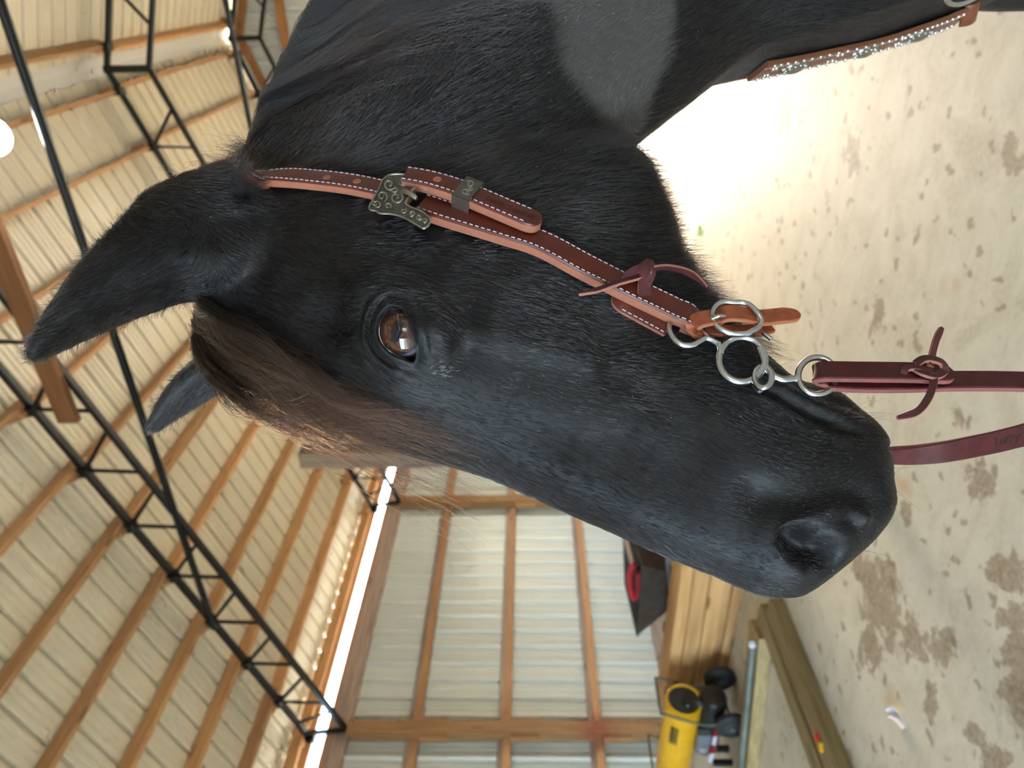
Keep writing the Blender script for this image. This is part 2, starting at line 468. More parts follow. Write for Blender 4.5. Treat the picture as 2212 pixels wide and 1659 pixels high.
# --- end wall with the open sunlit doorway
DOOR_X0, DOOR_X1, DOOR_Z = -2.9, -1.0, 2.92
wall_b = empty('wall_back', (RIDGE_X, END_Y, 0), kind='structure', label='corrugated gable wall around an open doorway')
def gable_sheet(x0, x1, z0, root, yy, face):
    me = sheet_mesh('wall_sheet', x1-x0, 1.0)
    for v in me.vertices:
        x = x0 + v.co.x if face > 0 else x1 - v.co.x
        top = chord_z(x) + 0.16
        dz = v.co.z
        v.co = (x, yy + (-dz if face > 0 else dz), z0 if v.co.y < 0.5 else max(top, z0+0.01))
    me.update(); me.materials.append(M_WALL)
    keep(obj('wall_sheet', me), root)
x = WALL_L - 0.1
while x < WALL_R + 0.05:
    x1 = min(x + PW, WALL_R + 0.1)
    mid_x = 0.5*(x+x1)
    gable_sheet(x, x1, DOOR_Z if DOOR_X0 < mid_x < DOOR_X1 else 0.02, wall_b, END_Y, 1)
    x = x1
for z in (5.38, 4.45, 3.52, 3.02):
    hw = min(5.99, (RIDGE_Z - z)/SLOPE)
    part(MB().box((RIDGE_X-hw, END_Y-0.10, z-0.07), (RIDGE_X+hw, END_Y-0.05, z+0.07)), 'girt', M_GIRTX, wall_b)
for a, b in ((WALL_L, DOOR_X0), (DOOR_X1, WALL_R)):
    for z in (2.8, 1.9, 0.95): part(MB().box((a, END_Y-0.10, z-0.07), (b, END_Y-0.05, z+0.07)), 'girt', M_GIRTX, wall_b)
for px in (DOOR_X0-0.07, DOOR_X1+0.07): part(MB().box((px-0.07, END_Y-0.2, 0), (px+0.07, END_Y-0.05, 3.72)), 'post', M_POST, wall_b)
for side in (-1, 1):
    a = (RIDGE_X, END_Y-0.08, RIDGE_Z-0.02); xe = RIDGE_X + side*5.9
    part(MB().bar(a, (xe, END_Y-0.08, chord_z(xe)-0.02), 0.04, 0.12), 'rake_board', M_GIRTX, wall_b)

# --- the two walls behind the photographer, with the open doors the daylight comes through
SIDE_Y0, SIDE_Y1, SIDE_Z = -6.3, -4.6, 2.3
wall_r = empty('wall_right', (WALL_R + 0.1, 0, 0), kind='structure', label='corrugated side wall with a wide open door')
y = NEAR_Y
while y < END_Y:
    y1 = min(y + PW, END_Y)
    my = 0.5*(y+y1); z0 = SIDE_Z if SIDE_Y0 < my < SIDE_Y1 else 0.02
    me = sheet_mesh('wall_sheet', y1-y, 3.95-z0); me.materials.append(M_WALL)
    o = obj('wall_sheet', me); place(o, (WALL_R + 0.11, y1, z0), (0, -1, 0), (0, 0, 1)); bpy.context.view_layer.update(); keep(o, wall_r)
    y = y1
for py in post_ys[1:]:
    if SIDE_Y0 < py < SIDE_Y1: continue
    part(MB().box((WALL_R-0.07, py-0.07, 0), (WALL_R+0.07, py+0.07, 3.9)), 'post', M_POST, wall_r)
for gz in GIRT_Z:
    if gz > 0.2: part(MB().box((WALL_R+0.02, SIDE_Y1+0.1, gz-0.07), (WALL_R+0.08, END_Y, gz+0.07)), 'girt', M_GIRT, wall_r)
NEAR_X0, NEAR_X1, NEAR_Z = -6.3, 0.4, 3.95
wall_f = empty('wall_front', (RIDGE_X, NEAR_Y, 0), kind='structure', label='gable wall with a wide open door')
x = WALL_L - 0.1
while x < WALL_R + 0.05:
    x1 = min(x + PW, WALL_R + 0.1); mx = 0.5*(x+x1)
    gable_sheet(x, x1, NEAR_Z if NEAR_X0 < mx < NEAR_X1 else 0.02, wall_f, NEAR_Y, -1)
    x = x1
portal('door_portal', (0.5*(NEAR_X0+NEAR_X1), NEAR_Y, NEAR_Z/2), NEAR_X1-NEAR_X0, NEAR_Z, (0, 1, 0))
portal('side_portal', (WALL_R+0.12, 0.5*(SIDE_Y0+SIDE_Y1), SIDE_Z/2), SIDE_Y1-SIDE_Y0, SIDE_Z, (-1, 0, 0))
portal('far_portal', (0.5*(DOOR_X0+DOOR_X1), END_Y+0.02, DOOR_Z/2), DOOR_X1-DOOR_X0, DOOR_Z, (0, -1, 0))

# --- steel trusses
NODES = [-6.989 + 0.59*k for k in range(11)]
DEPTH = 0.455
def truss(ty, label, tie=True):
    root = empty('roof_truss', (RIDGE_X, ty, RIDGE_Z), label=label, cat='truss', group='steel roof trusses')
    for side in (-1, 1):
        mx = (lambda x: x) if side < 0 else (lambda x: 2*RIDGE_X - x)
        P = lambda x, dz=0.0: (mx(x), ty, chord_z(mx(x)) + dz)
        part(MB().bar(P(-7.0), P(RIDGE_X), 0.05, 0.05), 'top_chord', M_STEEL, root)
        part(MB().bar(P(-6.86, -DEPTH), P(RIDGE_X, -DEPTH), 0.05, 0.045), 'bottom_chord', M_STEEL, root)
        part(MB().bar(P(-6.93), P(-6.86, -DEPTH), 0.04, 0.04, (1, 0, 0)), 'end_post', M_STEEL, root)
        part(MB().bar(P(-7.03, 0.0), P(-6.95, -0.03), 0.10, 0.10), 'end_plate', M_STEEL, root)
        for k, nx in enumerate(NODES):
            if k > 0 and nx < RIDGE_X - 0.25:
                part(MB().bar(P(nx), P(nx-0.02, -DEPTH), 0.022, 0.022, (1, 0, 0)), 'web', M_STEEL, root)
                part(MB().bar(P(nx), P(min(nx+0.40, RIDGE_X-0.03), -DEPTH), 0.028, 0.028, (1, 0, 0)), 'web', M_STEEL, root)
            elif k == 0:
                part(MB().bar(P(nx+0.24), P(-6.56, -DEPTH), 0.022, 0.022, (1, 0, 0)), 'web', M_STEEL, root)
            part(MB().box((mx(nx)-0.04, ty-0.05, chord_z(mx(nx))-0.03), (mx(nx)+0.04, ty+0.05, chord_z(mx(nx))+0.075)), 'purlin_clip', M_STEEL, root)
    part(MB().box((RIDGE_X-0.035, ty-0.03, RIDGE_Z-DEPTH-0.02), (RIDGE_X+0.035, ty+0.03, RIDGE_Z+0.03)), 'apex_plate', M_STEEL, root)
    if tie:
        zt = 4.58 if ty < 6 else 4.675
        xt = WALL_L + (zt - 4.0252)/SLOPE
        part(MB().tube([(xt, ty-0.03, zt), (2*RIDGE_X - xt, ty-0.03, zt)], 0.03, 12), 'tie_tube', M_STEEL2, root, True)
    return root
M_STEEL2 = plain('tie_steel', (0.020, 0.023, 0.024), 0.22, 0.6)
tr2 = truss(TRUSS_Y0-BAY, 'black steel truss with a wooden collar board across it')
truss(TRUSS_Y0, 'black steel truss midway between the collar-board truss and the gable wall')
truss(TRUSS_Y0+BAY, 'black steel truss close against the gable wall', tie=False)
# wooden collar board fixed to the near truss, and the lamp under it
zb = 5.135
MB().box((-2.935, TRUSS_Y0-BAY-0.085, zb-0.075), (1.6, TRUSS_Y0-BAY-0.026, zb+0.075)).build('collar_board', M_COLLAR, label='brown wooden board fixed across the steel truss', cat='board')
t = NT('lamp_glow'); t.set(Base_Color=(1, 1, 1)); t.b.inputs['Emission Color'].default_value = (1, 0.97, 0.92, 1); t.b.inputs['Emission Strength'].default_value = 14.0
M_SOCK = plain('lamp_socket', (0.7, 0.7, 0.68), 0.4)
prof = [(0.035, -0.08)] + [(0.115*math.sin(a), -0.175 + 0.10*math.cos(a)) for a in np.linspace(0.4, math.pi-0.02, 10)]
for ly, lab in ((4.46, 'glowing round LED lamp under the wooden collar board'),):
    lamp = empty('ceiling_lamp', (-0.84, ly, 5.06), label=lab, cat='lamp')
    part(MB().lathe([(0.05, 0), (0.05, -0.03), (0.035, -0.05), (0.035, -0.09)], (-0.84, ly, 5.07), (0, 0, 1), 20), 'socket', M_SOCK, lamp, True)
    part(MB().lathe(prof, (-0.84, ly, 5.07), (0, 0, 1), 16), 'bulb', t.m, lamp, True)

# ================================================================== things on the floor
M_BOARD = wood_mat('lumber', srgb(222, 178, 120), srgb(176, 122, 70), 'X')
M_TREAT = wood_mat('treated_timber', srgb(166, 142, 98), srgb(118, 96, 58), 'Y')
M_TREATX = wood_mat('treated_timber_pale', srgb(190, 164, 116), srgb(146, 122, 78), 'X')
M_OAKZ = wood_mat('stall_post_wood', srgb(150, 124, 100), srgb(112, 90, 74), 'Z')
# lumber stack: layers of boards lying along the barn's width
zz = 0.0
for li, (th, ov) in enumerate(((0.080, 0.00), (0.057, 0.04), (0.122, 0.01), (0.046, 0.03), (0.094, -0.02), (0.092, 0.0))):
    for k in range(2):
        y0 = 3.88 + ov + 0.148*k
        x0 = -5.62 + 0.06*math.sin(3.1*li + k); x1 = -3.05 + 0.05*math.cos(2.3*li + k)
        MB().box((x0, y0, zz), (x1, y0 + 0.143, zz + th - 0.003)).build('board', M_BOARD, label=('front ' if k == 0 else 'rear ') + 'board of the ' + ('bottom', 'second', 'third', 'fourth', 'fifth', 'top')[li] + ' layer in the tan lumber stack', cat='board', group='boards of the lumber stack')
    zz += th
PILE_TOP = zz
# treated timbers
for x0, x1, y0, y1, lab in ((-3.815, -3.67, 0.9, 3.36, 'olive treated timber lying beside the pale timber'), (-3.635, -3.49, 0.9, 3.24, 'olive treated timber lying next to the open floor')):
    MB().bar((0.5*(x0+x1)-0.03, y1, 0.045), (0.5*(x0+x1), y0, 0.045), 0.14, 0.09, bev=0.006).build('timber', M_TREAT, label=lab, cat='timber')
MB().bar((-3.95, 3.36, 0.045), (-5.75, 2.90, 0.045), 0.22, 0.09, bev=0.006).build('timber', M_TREATX, label='pale treated timber under the grey pipe', cat='timber')
pipe = empty('pipe', (-4.8, 3.09, 0.09), label='grey galvanised pipe lying on the pale timber', cat='pipe')
part(MB().tube([(-4.02, 3.272, 0.1145), (-4.4, 3.178, 0.1145), (-5.70, 2.852, 0.1145)], 0.024, 14), 'tube', plain('galvanised', srgb(126, 132, 124), 0.45, 0.5, var=0.25), pipe, True)
part(MB().lathe([(0.001, -0.03), (0.020, -0.022), (0.027, 0.0), (0.020, 0.022), (0.001, 0.03)], (-4.005, 3.276, 0.1185), (0.97, -0.24, 0), 16), 'end_cap', plain('white_cap', srgb(225, 225, 235), 0.4), pipe, True)
# stall post standing in the open
MB().box((-2.19, 2.88, 0), (-2.10, 2.97, 2.78)).build('stall_post', M_OAKZ, label='free-standing square wooden post behind the horse', cat='post')

# --- forced-air heater
HTX, HTY, HTZ = -4.86, 3.47, 0.455
M_YEL = plain('heater_yellow', srgb(236, 178, 24), 0.32, var=0.05)
M_BLK = plain('heater_black', (0.012, 0.012, 0.013), 0.3)
M_TYRE = plain('tyre', (0.02, 0.02, 0.021), 0.7)
M_GBAR = plain('grille_grey', srgb(96, 98, 92), 0.5)
M_GREYP = plain('grey_plastic', srgb(112, 118, 126), 0.4)
ht = empty('heater', (-5.2, HTY, 0), label='yellow forced-air heater on two black wheels', cat='heater')
ax = (-1, 0.02, 0)
part(MB().lathe([(0.118, 0.026), (0.118, 0.008), (0.127, 0.0), (0.136, 0.004), (0.138, 0.03), (0.138, 0.30)], (HTX, HTY, HTZ), ax, 40), 'barrel_front', M_YEL, ht, True)
part(MB().lathe([(0.134, 0.30), (0.134, 0.33), (0.139, 0.335), (0.139, 0.92), (0.10, 0.94)], (HTX, HTY, HTZ), ax, 40), 'barrel', M_YEL, ht, True)
part(MB().lathe([(0.1175, 0.0), (0.1175, 0.012)], (HTX - 0.016, HTY, HTZ), ax, 32), 'grille_recess', M_BLK, ht, True)
for k in range(19):
    zo = -0.111 + 0.0123*k; hw = math.sqrt(max(0.117**2 - zo**2, 1e-5))
    part(MB().box((HTX-0.015, HTY-hw, HTZ+zo-0.0014), (HTX-0.005, HTY+hw, HTZ+zo+0.0014)), 'grille_bar', M_GBAR, ht)
part(MB().lathe([(0.036, 0.03), (0.036, -0.012), (0.026, -0.026), (0.001, -0.028)], (HTX, HTY-0.045, HTZ-0.02), ax, 20), 'nozzle', M_BLK, ht, True)
tank = MB(); tank.lathe([(0.02, -0.01), (0.09, 0.0), (0.105, 0.03), (0.105, 0.62), (0.09, 0.65), (0.02, 0.66)], (HTX+0.05, HTY, 0.235), ax, 28)
part(tank, 'tank', M_BLK, ht, True)
part(MB().lathe([(0.032, 0.0), (0.032, 0.03), (0.02, 0.035)], (HTX-0.02, HTY-0.03, 0.335), (0, -0.3, 1), 18), 'fuel_cap', plain('cap_grey', srgb(90, 90, 92), 0.3), ht, True)
for wy in (3.30, 3.70):
    wh_ = part(MB().lathe([(0.03, -0.03), (0.105, -0.03), (0.125, -0.018), (0.125, 0.018), (0.105, 0.03), (0.03, 0.03)], (-4.93, wy, 0.125), (0, 1, 0), 36), 'wheel', M_TYRE, ht, True)
    hub = MB().lathe([(0.001, -0.036), (0.022, -0.036), (0.086, -0.026), (0.086, 0.026), (0.022, 0.036), (0.001, 0.036)], (-4.93, wy, 0.125), (0, 1, 0), 28).build('hub', plain('hub_grey', srgb(62, 66, 68), 0.45), None, True)
    hub.parent = wh_
    hub2 = MB().lathe([(0.014, -0.045), (0.014, 0.045)], (-4.93, wy, 0.125), (0, 1, 0), 12).build('axle_nut', plain('nut', srgb(190, 190, 192), 0.3, 0.8), None, True); hub2.parent = wh_
part(MB().tube([(-4.93, 3.30, 0.125), (-4.93, 3.70, 0.125)], 0.009, 10), 'axle', M_BLK, ht)
M_WIRE = plain('handle_wire', srgb(72, 80, 72), 0.35, 0.6)
for hx_ in (-4.88, -5.62):
    pts = [(hx_+0.02, 3.26, 0.25), (hx_, 3.27, 0.36), (hx_, 3.355, 0.62), (hx_, 3.385, 0.645), (hx_, 3.64, 0.640), (hx_, 3.665, 0.615), (hx_, 3.60, 0.38), (hx_+0.02, 3.58, 0.25)]
    part(MB().tube(catmull(pts, 40), 0.009, 10), 'handle', M_WIRE, ht, True)
part(MB().box((-5.62, 3.40, 0.0), (-5.58, 3.44, 0.16)), 'foot', M_BLK, ht)
part(MB().box((-5.62, 3.52, 0.0), (-5.58, 3.56, 0.16)), 'foot', M_BLK, ht)
box = part(MB().box((-5.33, 3.325, 0.25), (-5.10, 3.38, 0.35)), 'control_box', M_GREYP, ht)
kn = MB().lathe([(0.030, 0.0), (0.026, 0.02), (0.001, 0.022)], (-5.26, 3.325, 0.30), (0, -1, 0), 20).build('knob', plain('knob_silver', srgb(205, 208, 214), 0.3, 0.7), None, True); kn.parent = box
for k in range(4):
    part(MB().box((-5.05 - 0.11*(k+1), 3.358, 0.19), (-5.05 - 0.11*k, 3.366, 0.222)), 'striped_decal', plain('decal_red', srgb(150, 24, 40), 0.4) if k % 2 == 0 else plain('decal_white', srgb(205, 208, 225), 0.4), ht)
for k in range(5):
    a0 = 0.85 + 0.09*k
    part(MB().bar((-5.24, HTY - 0.1405*math.sin(a0), HTZ + 0.1405*math.cos(a0)), (-5.04, HTY - 0.1405*math.sin(a0), HTZ + 0.1405*math.cos(a0)), 0.003, 0.008 if k else 0.014, (0, -math.cos(a0), -math.sin(a0))), 'printed_line', plain('print_dark', srgb(70, 58, 30), 0.5), ht)

# --- wheelbarrow behind the lumber
wb = empty('wheelbarrow', (-4.7, 4.55, 0), label='dark steel wheelbarrow standing behind the lumber stack', cat='wheelbarrow')
M_TRAY = plain('tray_steel', srgb(74, 70, 68), 0.5, 0.4, var=0.3)
M_TUBE = plain('grey_tube', srgb(140, 142, 148), 0.35, 0.6)
rim = [(-4.28, 4.28, 0.70), (-5.28, 4.42, 0.655), (-5.10, 4.86, 0.72), (-4.20, 4.86, 0.80)]
bot = [(-4.50, 4.42, 0.40), (-4.98, 4.46, 0.38), (-4.95, 4.72, 0.40), (-4.48, 4.74, 0.42)]
inn = [tuple(np.array(p) + (np.array((-4.7, 4.58, 0.6))-np.array(p))*np.array((0.03, 0.05, 0.0))) for p in rim]
inb = [tuple(np.array(p) + np.array((0, 0, 0.012))) for p in bot]
tr = MB().add(rim + bot + inn + inb, [(0,1,5,4),(1,2,6,5),(2,3,7,6),(3,0,4,7),(4,5,6,7)] + [(8+a, 8+b, 8+c, 8+d) for a, b, c, d in ((1,0,4,5),(2,1,5,6),(3,2,6,7),(0,3,7,4),(7,6,5,4))] + [(0,8,9,1),(1,9,10,2),(2,10,11,3),(3,11,8,0)])
part(tr, 'tray', M_TRAY, wb)
part(MB().tube(rim, 0.010, 8, closed=True), 'rim', M_TRAY, wb, True)
for yy, ye in ((4.36, 4.42), (4.78, 4.70)):
    part(MB().tube([(-3.45, yy, 0.64), (-4.2, yy, 0.50), (-4.95, ye, 0.36), (-5.32, 4.56 + 0.05*(1 if yy > 4.5 else -1), 0.20)], 0.019, 12), 'handle', M_TUBE, wb, True)
    part(MB().tube([(-4.30, yy, 0.48), (-4.22, yy, 0.02), (-4.40, yy, 0.02), (-4.62, yy, 0.43)], 0.014, 10), 'leg', M_TUBE, wb, True)
part(MB().lathe([(0.03, -0.04), (0.15, -0.045), (0.19, -0.03), (0.20, 0.0), (0.19, 0.03), (0.15, 0.045), (0.03, 0.04)], (-5.34, 4.56, 0.20), (0, 1, 0), 28), 'wheel', M_TYRE, wb, True)
M_RED = plain('red_plastic', srgb(190, 36, 54), 0.4)
rt = empty('hand_saw', (-4.75, 4.70, 0.72), label='red handled tool lying in the wheelbarrow', cat='tool')
part(MB().tube(catmull([(-4.58, 4.62, 0.70), (-4.70, 4.62, 0.735), (-4.86, 4.60, 0.725), (-4.98, 4.58, 0.69), (-4.92, 4.58, 0.655), (-4.78, 4.60, 0.655), (-4.68, 4.61, 0.66)], 40), 0.024, 12), 'grip', M_RED, rt, True)
part(MB().bar((-4.62, 4.63, 0.715), (-4.05, 4.66, 0.86), 0.03, 0.035), 'shaft', plain('shaft_wood', srgb(176, 138, 112), 0.6), rt)
part(MB().bar((-4.62, 4.60, 0.68), (-4.78, 4.60, 0.45), 0.03, 0.03), 'brace', M_BLK, rt)
MB().add([(-4.02, 4.92, 0.0), (-4.62, 4.92, 0.0), (-4.62, 4.92, 0.66), (-4.02, 4.92, 0.83), (-4.02, 4.94, 0.0), (-4.62, 4.94, 0.0), (-4.62, 4.94, 0.66), (-4.02, 4.94, 0.83)],
         [(0,1,2,3),(7,6,5,4),(0,4,5,1),(1,5,6,2),(2,6,7,3),(3,7,4,0)]).build('plywood_offcut', plain('olive_ply', srgb(156, 140, 92), 0.7, var=0.1), label='olive plywood offcut standing behind the wheelbarrow', cat='board')

# --- small litter
def curl(name, loc, size, mat, label, cat, rz=0.0, seed=0):
    r = np.random.default_rng(seed); V = []; nx, ny = 7, 5
    for top in (0, 1):
        for i in range(nx):
            for j in range(ny):
                a, b = i/(nx-1)-0.5, j/(ny-1)-0.5
                wdt = 1.0-1.6*a*a
                x, y = a*size, b*size*0.34*wdt + 0.16*size*(4*a*a)
                z = 0.004 + size*0.16*(b*b*4 + 0.5*a*a) + 0.0015*top
                ca, sa = math.cos(rz), math.sin(rz); V.append((loc[0]+x*ca-y*sa, loc[1]+x*sa+y*ca, z))
    Fc = []
    for top in (0, 1):
        o = top*nx*ny
        for i in range(nx-1):
            for j in range(ny-1):
                f = (o+i*ny+j, o+i*ny+j+1, o+(i+1)*ny+j+1, o+(i+1)*ny+j); Fc.append(f if top else f[::-1])
    MB().add(V, Fc).build(name, mat, None, True, label=label, cat=cat)
curl('paper_scrap', (-2.86, 1.97), 0.14, plain('white_paper', srgb(238, 238, 246), 0.6), 'curled white paper scrap on the stained concrete', 'litter', 2.2, 1)
curl('leaf', (-2.18, 6.47), 0.10, plain('green_leaf', srgb(96, 200, 24), 0.5), 'bright green leaf at the edge of the sunlit floor', 'leaf', 0.4, 2)
SP, CP = on_plane(1776, 1614, 2, 0.09), on_plane(1768, 1592, 2, 0.09)
st = []
for k in range(16):
    a = k*math.pi/8; r = 0.026 if k % 2 == 0 else 0.013; st.append((SP[0] + r*math.cos(a), SP[1] + r*math.sin(a)))
MB().add([(x, y, 0.0895) for x, y in st] + [(x, y, 0.102) for x, y in st], [tuple(range(15, -1, -1)), tuple(range(16, 32))] + [(i, (i+1) % 16, 16+(i+1) % 16, 16+i) for i in range(16)]).build('yellow_star', plain('yellow_plastic', srgb(250, 200, 20), 0.4), label='small yellow plastic star on the olive timber', cat='litter')
MB().lathe([(0.004, 0.0), (0.015, 0.002), (0.017, 0.012), (0.010, 0.02), (0.002, 0.022)], (CP[0], CP[1], 0.0895), (0, 0, 1), 14).build('red_cap', plain('red_cap', srgb(225, 30, 36), 0.35), None, True, label='small red plastic cap beside the yellow star', cat='litter')

# ================================================================== the horse
TH, AL = math.radians(21.5), math.radians(19.1)
DH = -AX_R*math.cos(TH) - AX_F*math.sin(TH)            # the way the horse faces
EX = DH*math.sin(AL) - AX_U*math.cos(AL)               # poll to muzzle
EZ = DH*math.cos(AL) + AX_U*math.sin(AL)               # out of the forehead
EY = AX_R*math.sin(TH) - AX_F*math.cos(TH)             # the horse's left
HO = CAM + AX_R*0.075 + AX_F*0.673 + AX_U*0.284        # poll
def HL(x, y, z): return HO + EX*x + EY*y + EZ*z         # head coordinates to world
def BL(s, y, h): return HO - DH*s + EY*y + AX_U*h       # body coordinates (back, left, up) to world
def to_head(P):
    q = np.asarray(P) - HO
    return np.stack([q @ EX, q @ EY, q @ EZ], -1)
def head_pt(px, py, y):
    """point of the head's lengthwise plane at lateral offset y seen at a photo pixel (head coordinates)"""
    r = ray(px, py); t = (y - (CAM - HO) @ EY) / (r @ EY)
    return to_head(CAM + r*t)

def interp_rows(xs, rows, xq):
    """smooth monotone-ish interpolation of rows given at xs"""
    xs = np.asarray(xs, float); rows = np.asarray(rows, float); out = np.empty((len(xq), rows.shape[1]))
    d = np.diff(xs)[:, None]; sl = np.diff(rows, axis=0)/d
    m = np.zeros_like(rows); m[0] = sl[0]; m[-1] = sl[-1]
    a, b = sl[:-1], sl[1:]; w1 = 2*d[1:] + d[:-1]; w2 = d[1:] + 2*d[:-1]
    with np.errstate(divide='ignore', invalid='ignore'):
        hm = (w1 + w2)/(w1/a + w2/b)
    m[1:-1] = np.where(a*b > 0, hm, 0.0)
    i = np.clip(np.searchsorted(xs, xq, side='right')-1, 0, len(xs)-2)
    h = (xs[i+1]-xs[i])[:, None]; t = ((xq-xs[i])[:, None])/h
    return ((1+2*t)*(1-t)**2)*rows[i] + (t*(1-t)**2)*h*m[i] + (t*t*(3-2*t))*rows[i+1] + (t*t*(t-1))*h*m[i+1]

def ring_profile(wid, T, n):
    """half-outline widths wid at heights T (0 top .. 1 bottom) -> n half points (y, t) evenly spaced"""
    tt = np.concatenate([[0.0], T, [1.0]]); ww = np.concatenate([[0.0], wid, [0.0]])
    # dense curve through the points, parametrised by chord so that top and bottom round off
    P = catmull(np.stack([ww*6.0, tt], 1), 160)
    P[:, 0] = np.maximum(P[:, 0], 0)
    s = np.concatenate([[0], np.cumsum(np.linalg.norm(np.diff(P, axis=0), axis=1))])
    q = np.linspace(0, s[-1], n)
    return np.interp(q, s, P[:, 0])/6.0, np.interp(q, s, P[:, 1])

def loft(rings):
    """rings: list of (k,3) closed loops -> verts, faces with end caps"""
    k = len(rings[0]); V = np.concatenate(rings); Fc = []
    for i in range(len(rings)-1):
        for j in range(k):
            Fc.append((i*k+j, i*k+(j+1) % k, (i+1)*k+(j+1) % k, (i+1)*k+j))
    Fc.append(tuple(range(k-1, -1, -1))); Fc.append(tuple(range((len(rings)-1)*k, len(rings)*k)))
    return V, Fc

# --- head sections: x, top z, bottom z, half widths at T (metres)
HT = np.array([0.05, 0.15, 0.25, 0.35, 0.47, 0.60, 0.75, 0.90])
HEAD = [
 (-0.035, 0.000, -0.10, .022, .036, .045, .050, .053, .053, .048, .032),
 (0.00,  0.030, -0.15, .032, .046, .055, .060, .063, .063, .058, .040),
 (0.05,  0.056, -0.20, .034, .052, .064, .072, .076, .076, .070, .048),
 (0.10,  0.071, -0.243, .036, .060, .077, .083, .083, .081, .074, .052),
 (0.15,  0.080, -0.268, .042, .077, .094, .094, .088, .083, .077, .054),
 (0.19,  0.083, -0.282, .045, .083, .099, .095, .087, .083, .077, .054),
 (0.23,  0.081, -0.285, .042, .074, .090, .091, .085, .081, .075, .053),
 (0.28,  0.079, -0.296, .036, .061, .076, .082, .081, .077, .071, .050),
 (0.32,  0.082, -0.288, .032, .053, .066, .074, .075, .072, .067, .050),
 (0.36,  0.086, -0.244, .030, .048, .059, .066, .068, .065, .058, .043),
 (0.40,  0.089, -0.182, .028, .044, .053, .059, .062, .058, .051, .037),
 (0.45,  0.094, -0.138, .026, .040, .049, .054, .056, .054, .048, .034),
 (0.49,  0.096, -0.110, .026, .041, .051, .056, .058, .055, .047, .032),
 (0.525, 0.099, -0.094, .028, .045, .055, .060, .060, .055, .045, .030),
 (0.555, 0.091, -0.091, .030, .047, .057, .061, .060, .053, .043, .029),
 (0.578, 0.066, -0.081, .028, .044, .053, .056, .055, .049, .040, .027),
 (0.588, 0.051, -0.067, .026, .041, .049, .052, .051, .045, .037, .025),
 (0.597, 0.037, -0.046, .022, .035, .043, .046, .045, .040, .033, .022),
 (0.607, 0.018, -0.030, .014, .024, .029, .031, .030, .027, .022, .015),
 (0.612, 0.006, -0.016, .006, .010, .013, .014, .014, .013, .010, .007),
]
HEAD = np.array(HEAD)
hx = np.concatenate([np.arange(-0.035, 0.54, 0.004), np.arange(0.54, 0.6121, 0.0022)])
hrows = interp_rows(HEAD[:, 0], HEAD[:, 1:], hx)
rings = []
for x, row in zip(hx, hrows):
    y, tt = ring_profile(row[2:], HT, 60)
    z = row[0] + (row[1]-row[0])*tt
    ys = np.concatenate([y, -y[-2:0:-1]]); zs = np.concatenate([z, z[-2:0:-1]])
    rings.append(HL(0, 0, 0) + EX*x + ys[:, None]*EY + zs[:, None]*EZ)
VH, FH = loft(rings)

# --- neck and trunk sections: top (back, up), bottom (back, up), half width, crest width factor
BODY = np.array([
 (0.02, 0.030, 0.05, -0.17, .060, .40), (0.10, 0.036, 0.09, -0.29, .070, .36), (0.20, 0.015, 0.170, -0.375, .082, .30),
 (0.31, -0.010, 0.248, -0.463, .094, .28), (0.42, -0.050, 0.318, -0.545, .112, .28), (0.53, -0.105, 0.354, -0.645, .140, .28),
 (0.64, -0.19, 0.397, -0.755, .178, .30), (0.74, -0.275, 0.445, -0.88, .215, .36), (0.84, -0.31, 0.52, -1.00, .240, .42),
 (0.95, -0.335, 0.66, -1.09, .262, .5), (1.15, -0.365, 0.98, -1.13, .29, .55), (1.35, -0.36, 1.30, -1.11, .30, .58),
 (1.55, -0.325, 1.55, -1.04, .285, .58), (1.75, -0.31, 1.75, -0.95, .265, .58), (1.90, -0.36, 1.90, -0.85, .21, .55), (1.98, -0.46, 1.98, -0.72, .10, .5)])
bq = np.linspace(0, len(BODY)-1, 150)
brow = interp_rows(np.arange(len(BODY)), BODY, bq)
BT = np.array([0.05, 0.15, 0.3, 0.45, 0.6, 0.75, 0.9])
rings = []
for r in brow:
    cf = r[5]
    wid = r[4]*np.array([cf*0.75, cf*1.25, 0.55+0.45*cf, 0.92, 1.0, 0.93, 0.62])
    y, tt = ring_profile(wid, BT, 60)
    s = r[0] + (r[2]-r[0])*tt; h = r[1] + (r[3]-r[1])*tt
    ys = np.concatenate([y, -y[-2:0:-1]]); ss = np.concatenate([s, s[-2:0:-1]]); hs = np.concatenate([h, h[-2:0:-1]])
    rings.append(HO - ss[:, None]*DH + ys[:, None]*EY + hs[:, None]*AX_U)
VB, FB = loft(rings)

# --- legs
def limb(pts, rad, n=20, flat=None):
    P = catmull(pts, 60); R = catmull(np.array(rad)[:, None], 60)[:, 0]
    mb = MB().tube([BL(*p) for p in P], list(R), n)
    return np.array(mb.v), mb.f
FLOOR_H = -HO[2]
LEGS = []
for sd in (-1, 1):
    LEGS.append(limb([(0.70, .12*sd, -.78), (0.68, .15*sd, -.98), (0.65, .15*sd, -1.18), (0.63, .145*sd, -1.42), (0.64, .145*sd, -1.52), (0.65, .145*sd, -1.66),
                      (0.65, .145*sd, -1.73), (0.62, .145*sd, -1.80)], [.10, .10, .075, .050, .036, .034, .044, .040]))
    LEGS.append(limb([(1.70, .13*sd, -.66), (1.66, .16*sd, -.86), (1.66, .165*sd, -1.05), (1.84, .15*sd, -1.32), (1.85, .15*sd, -1.42), (1.83, .15*sd, -1.62),
                      (1.83, .15*sd, -1.72), (1.80, .15*sd, -1.80)], [.16, .15, .11, .058, .044, .036, .046, .041]))
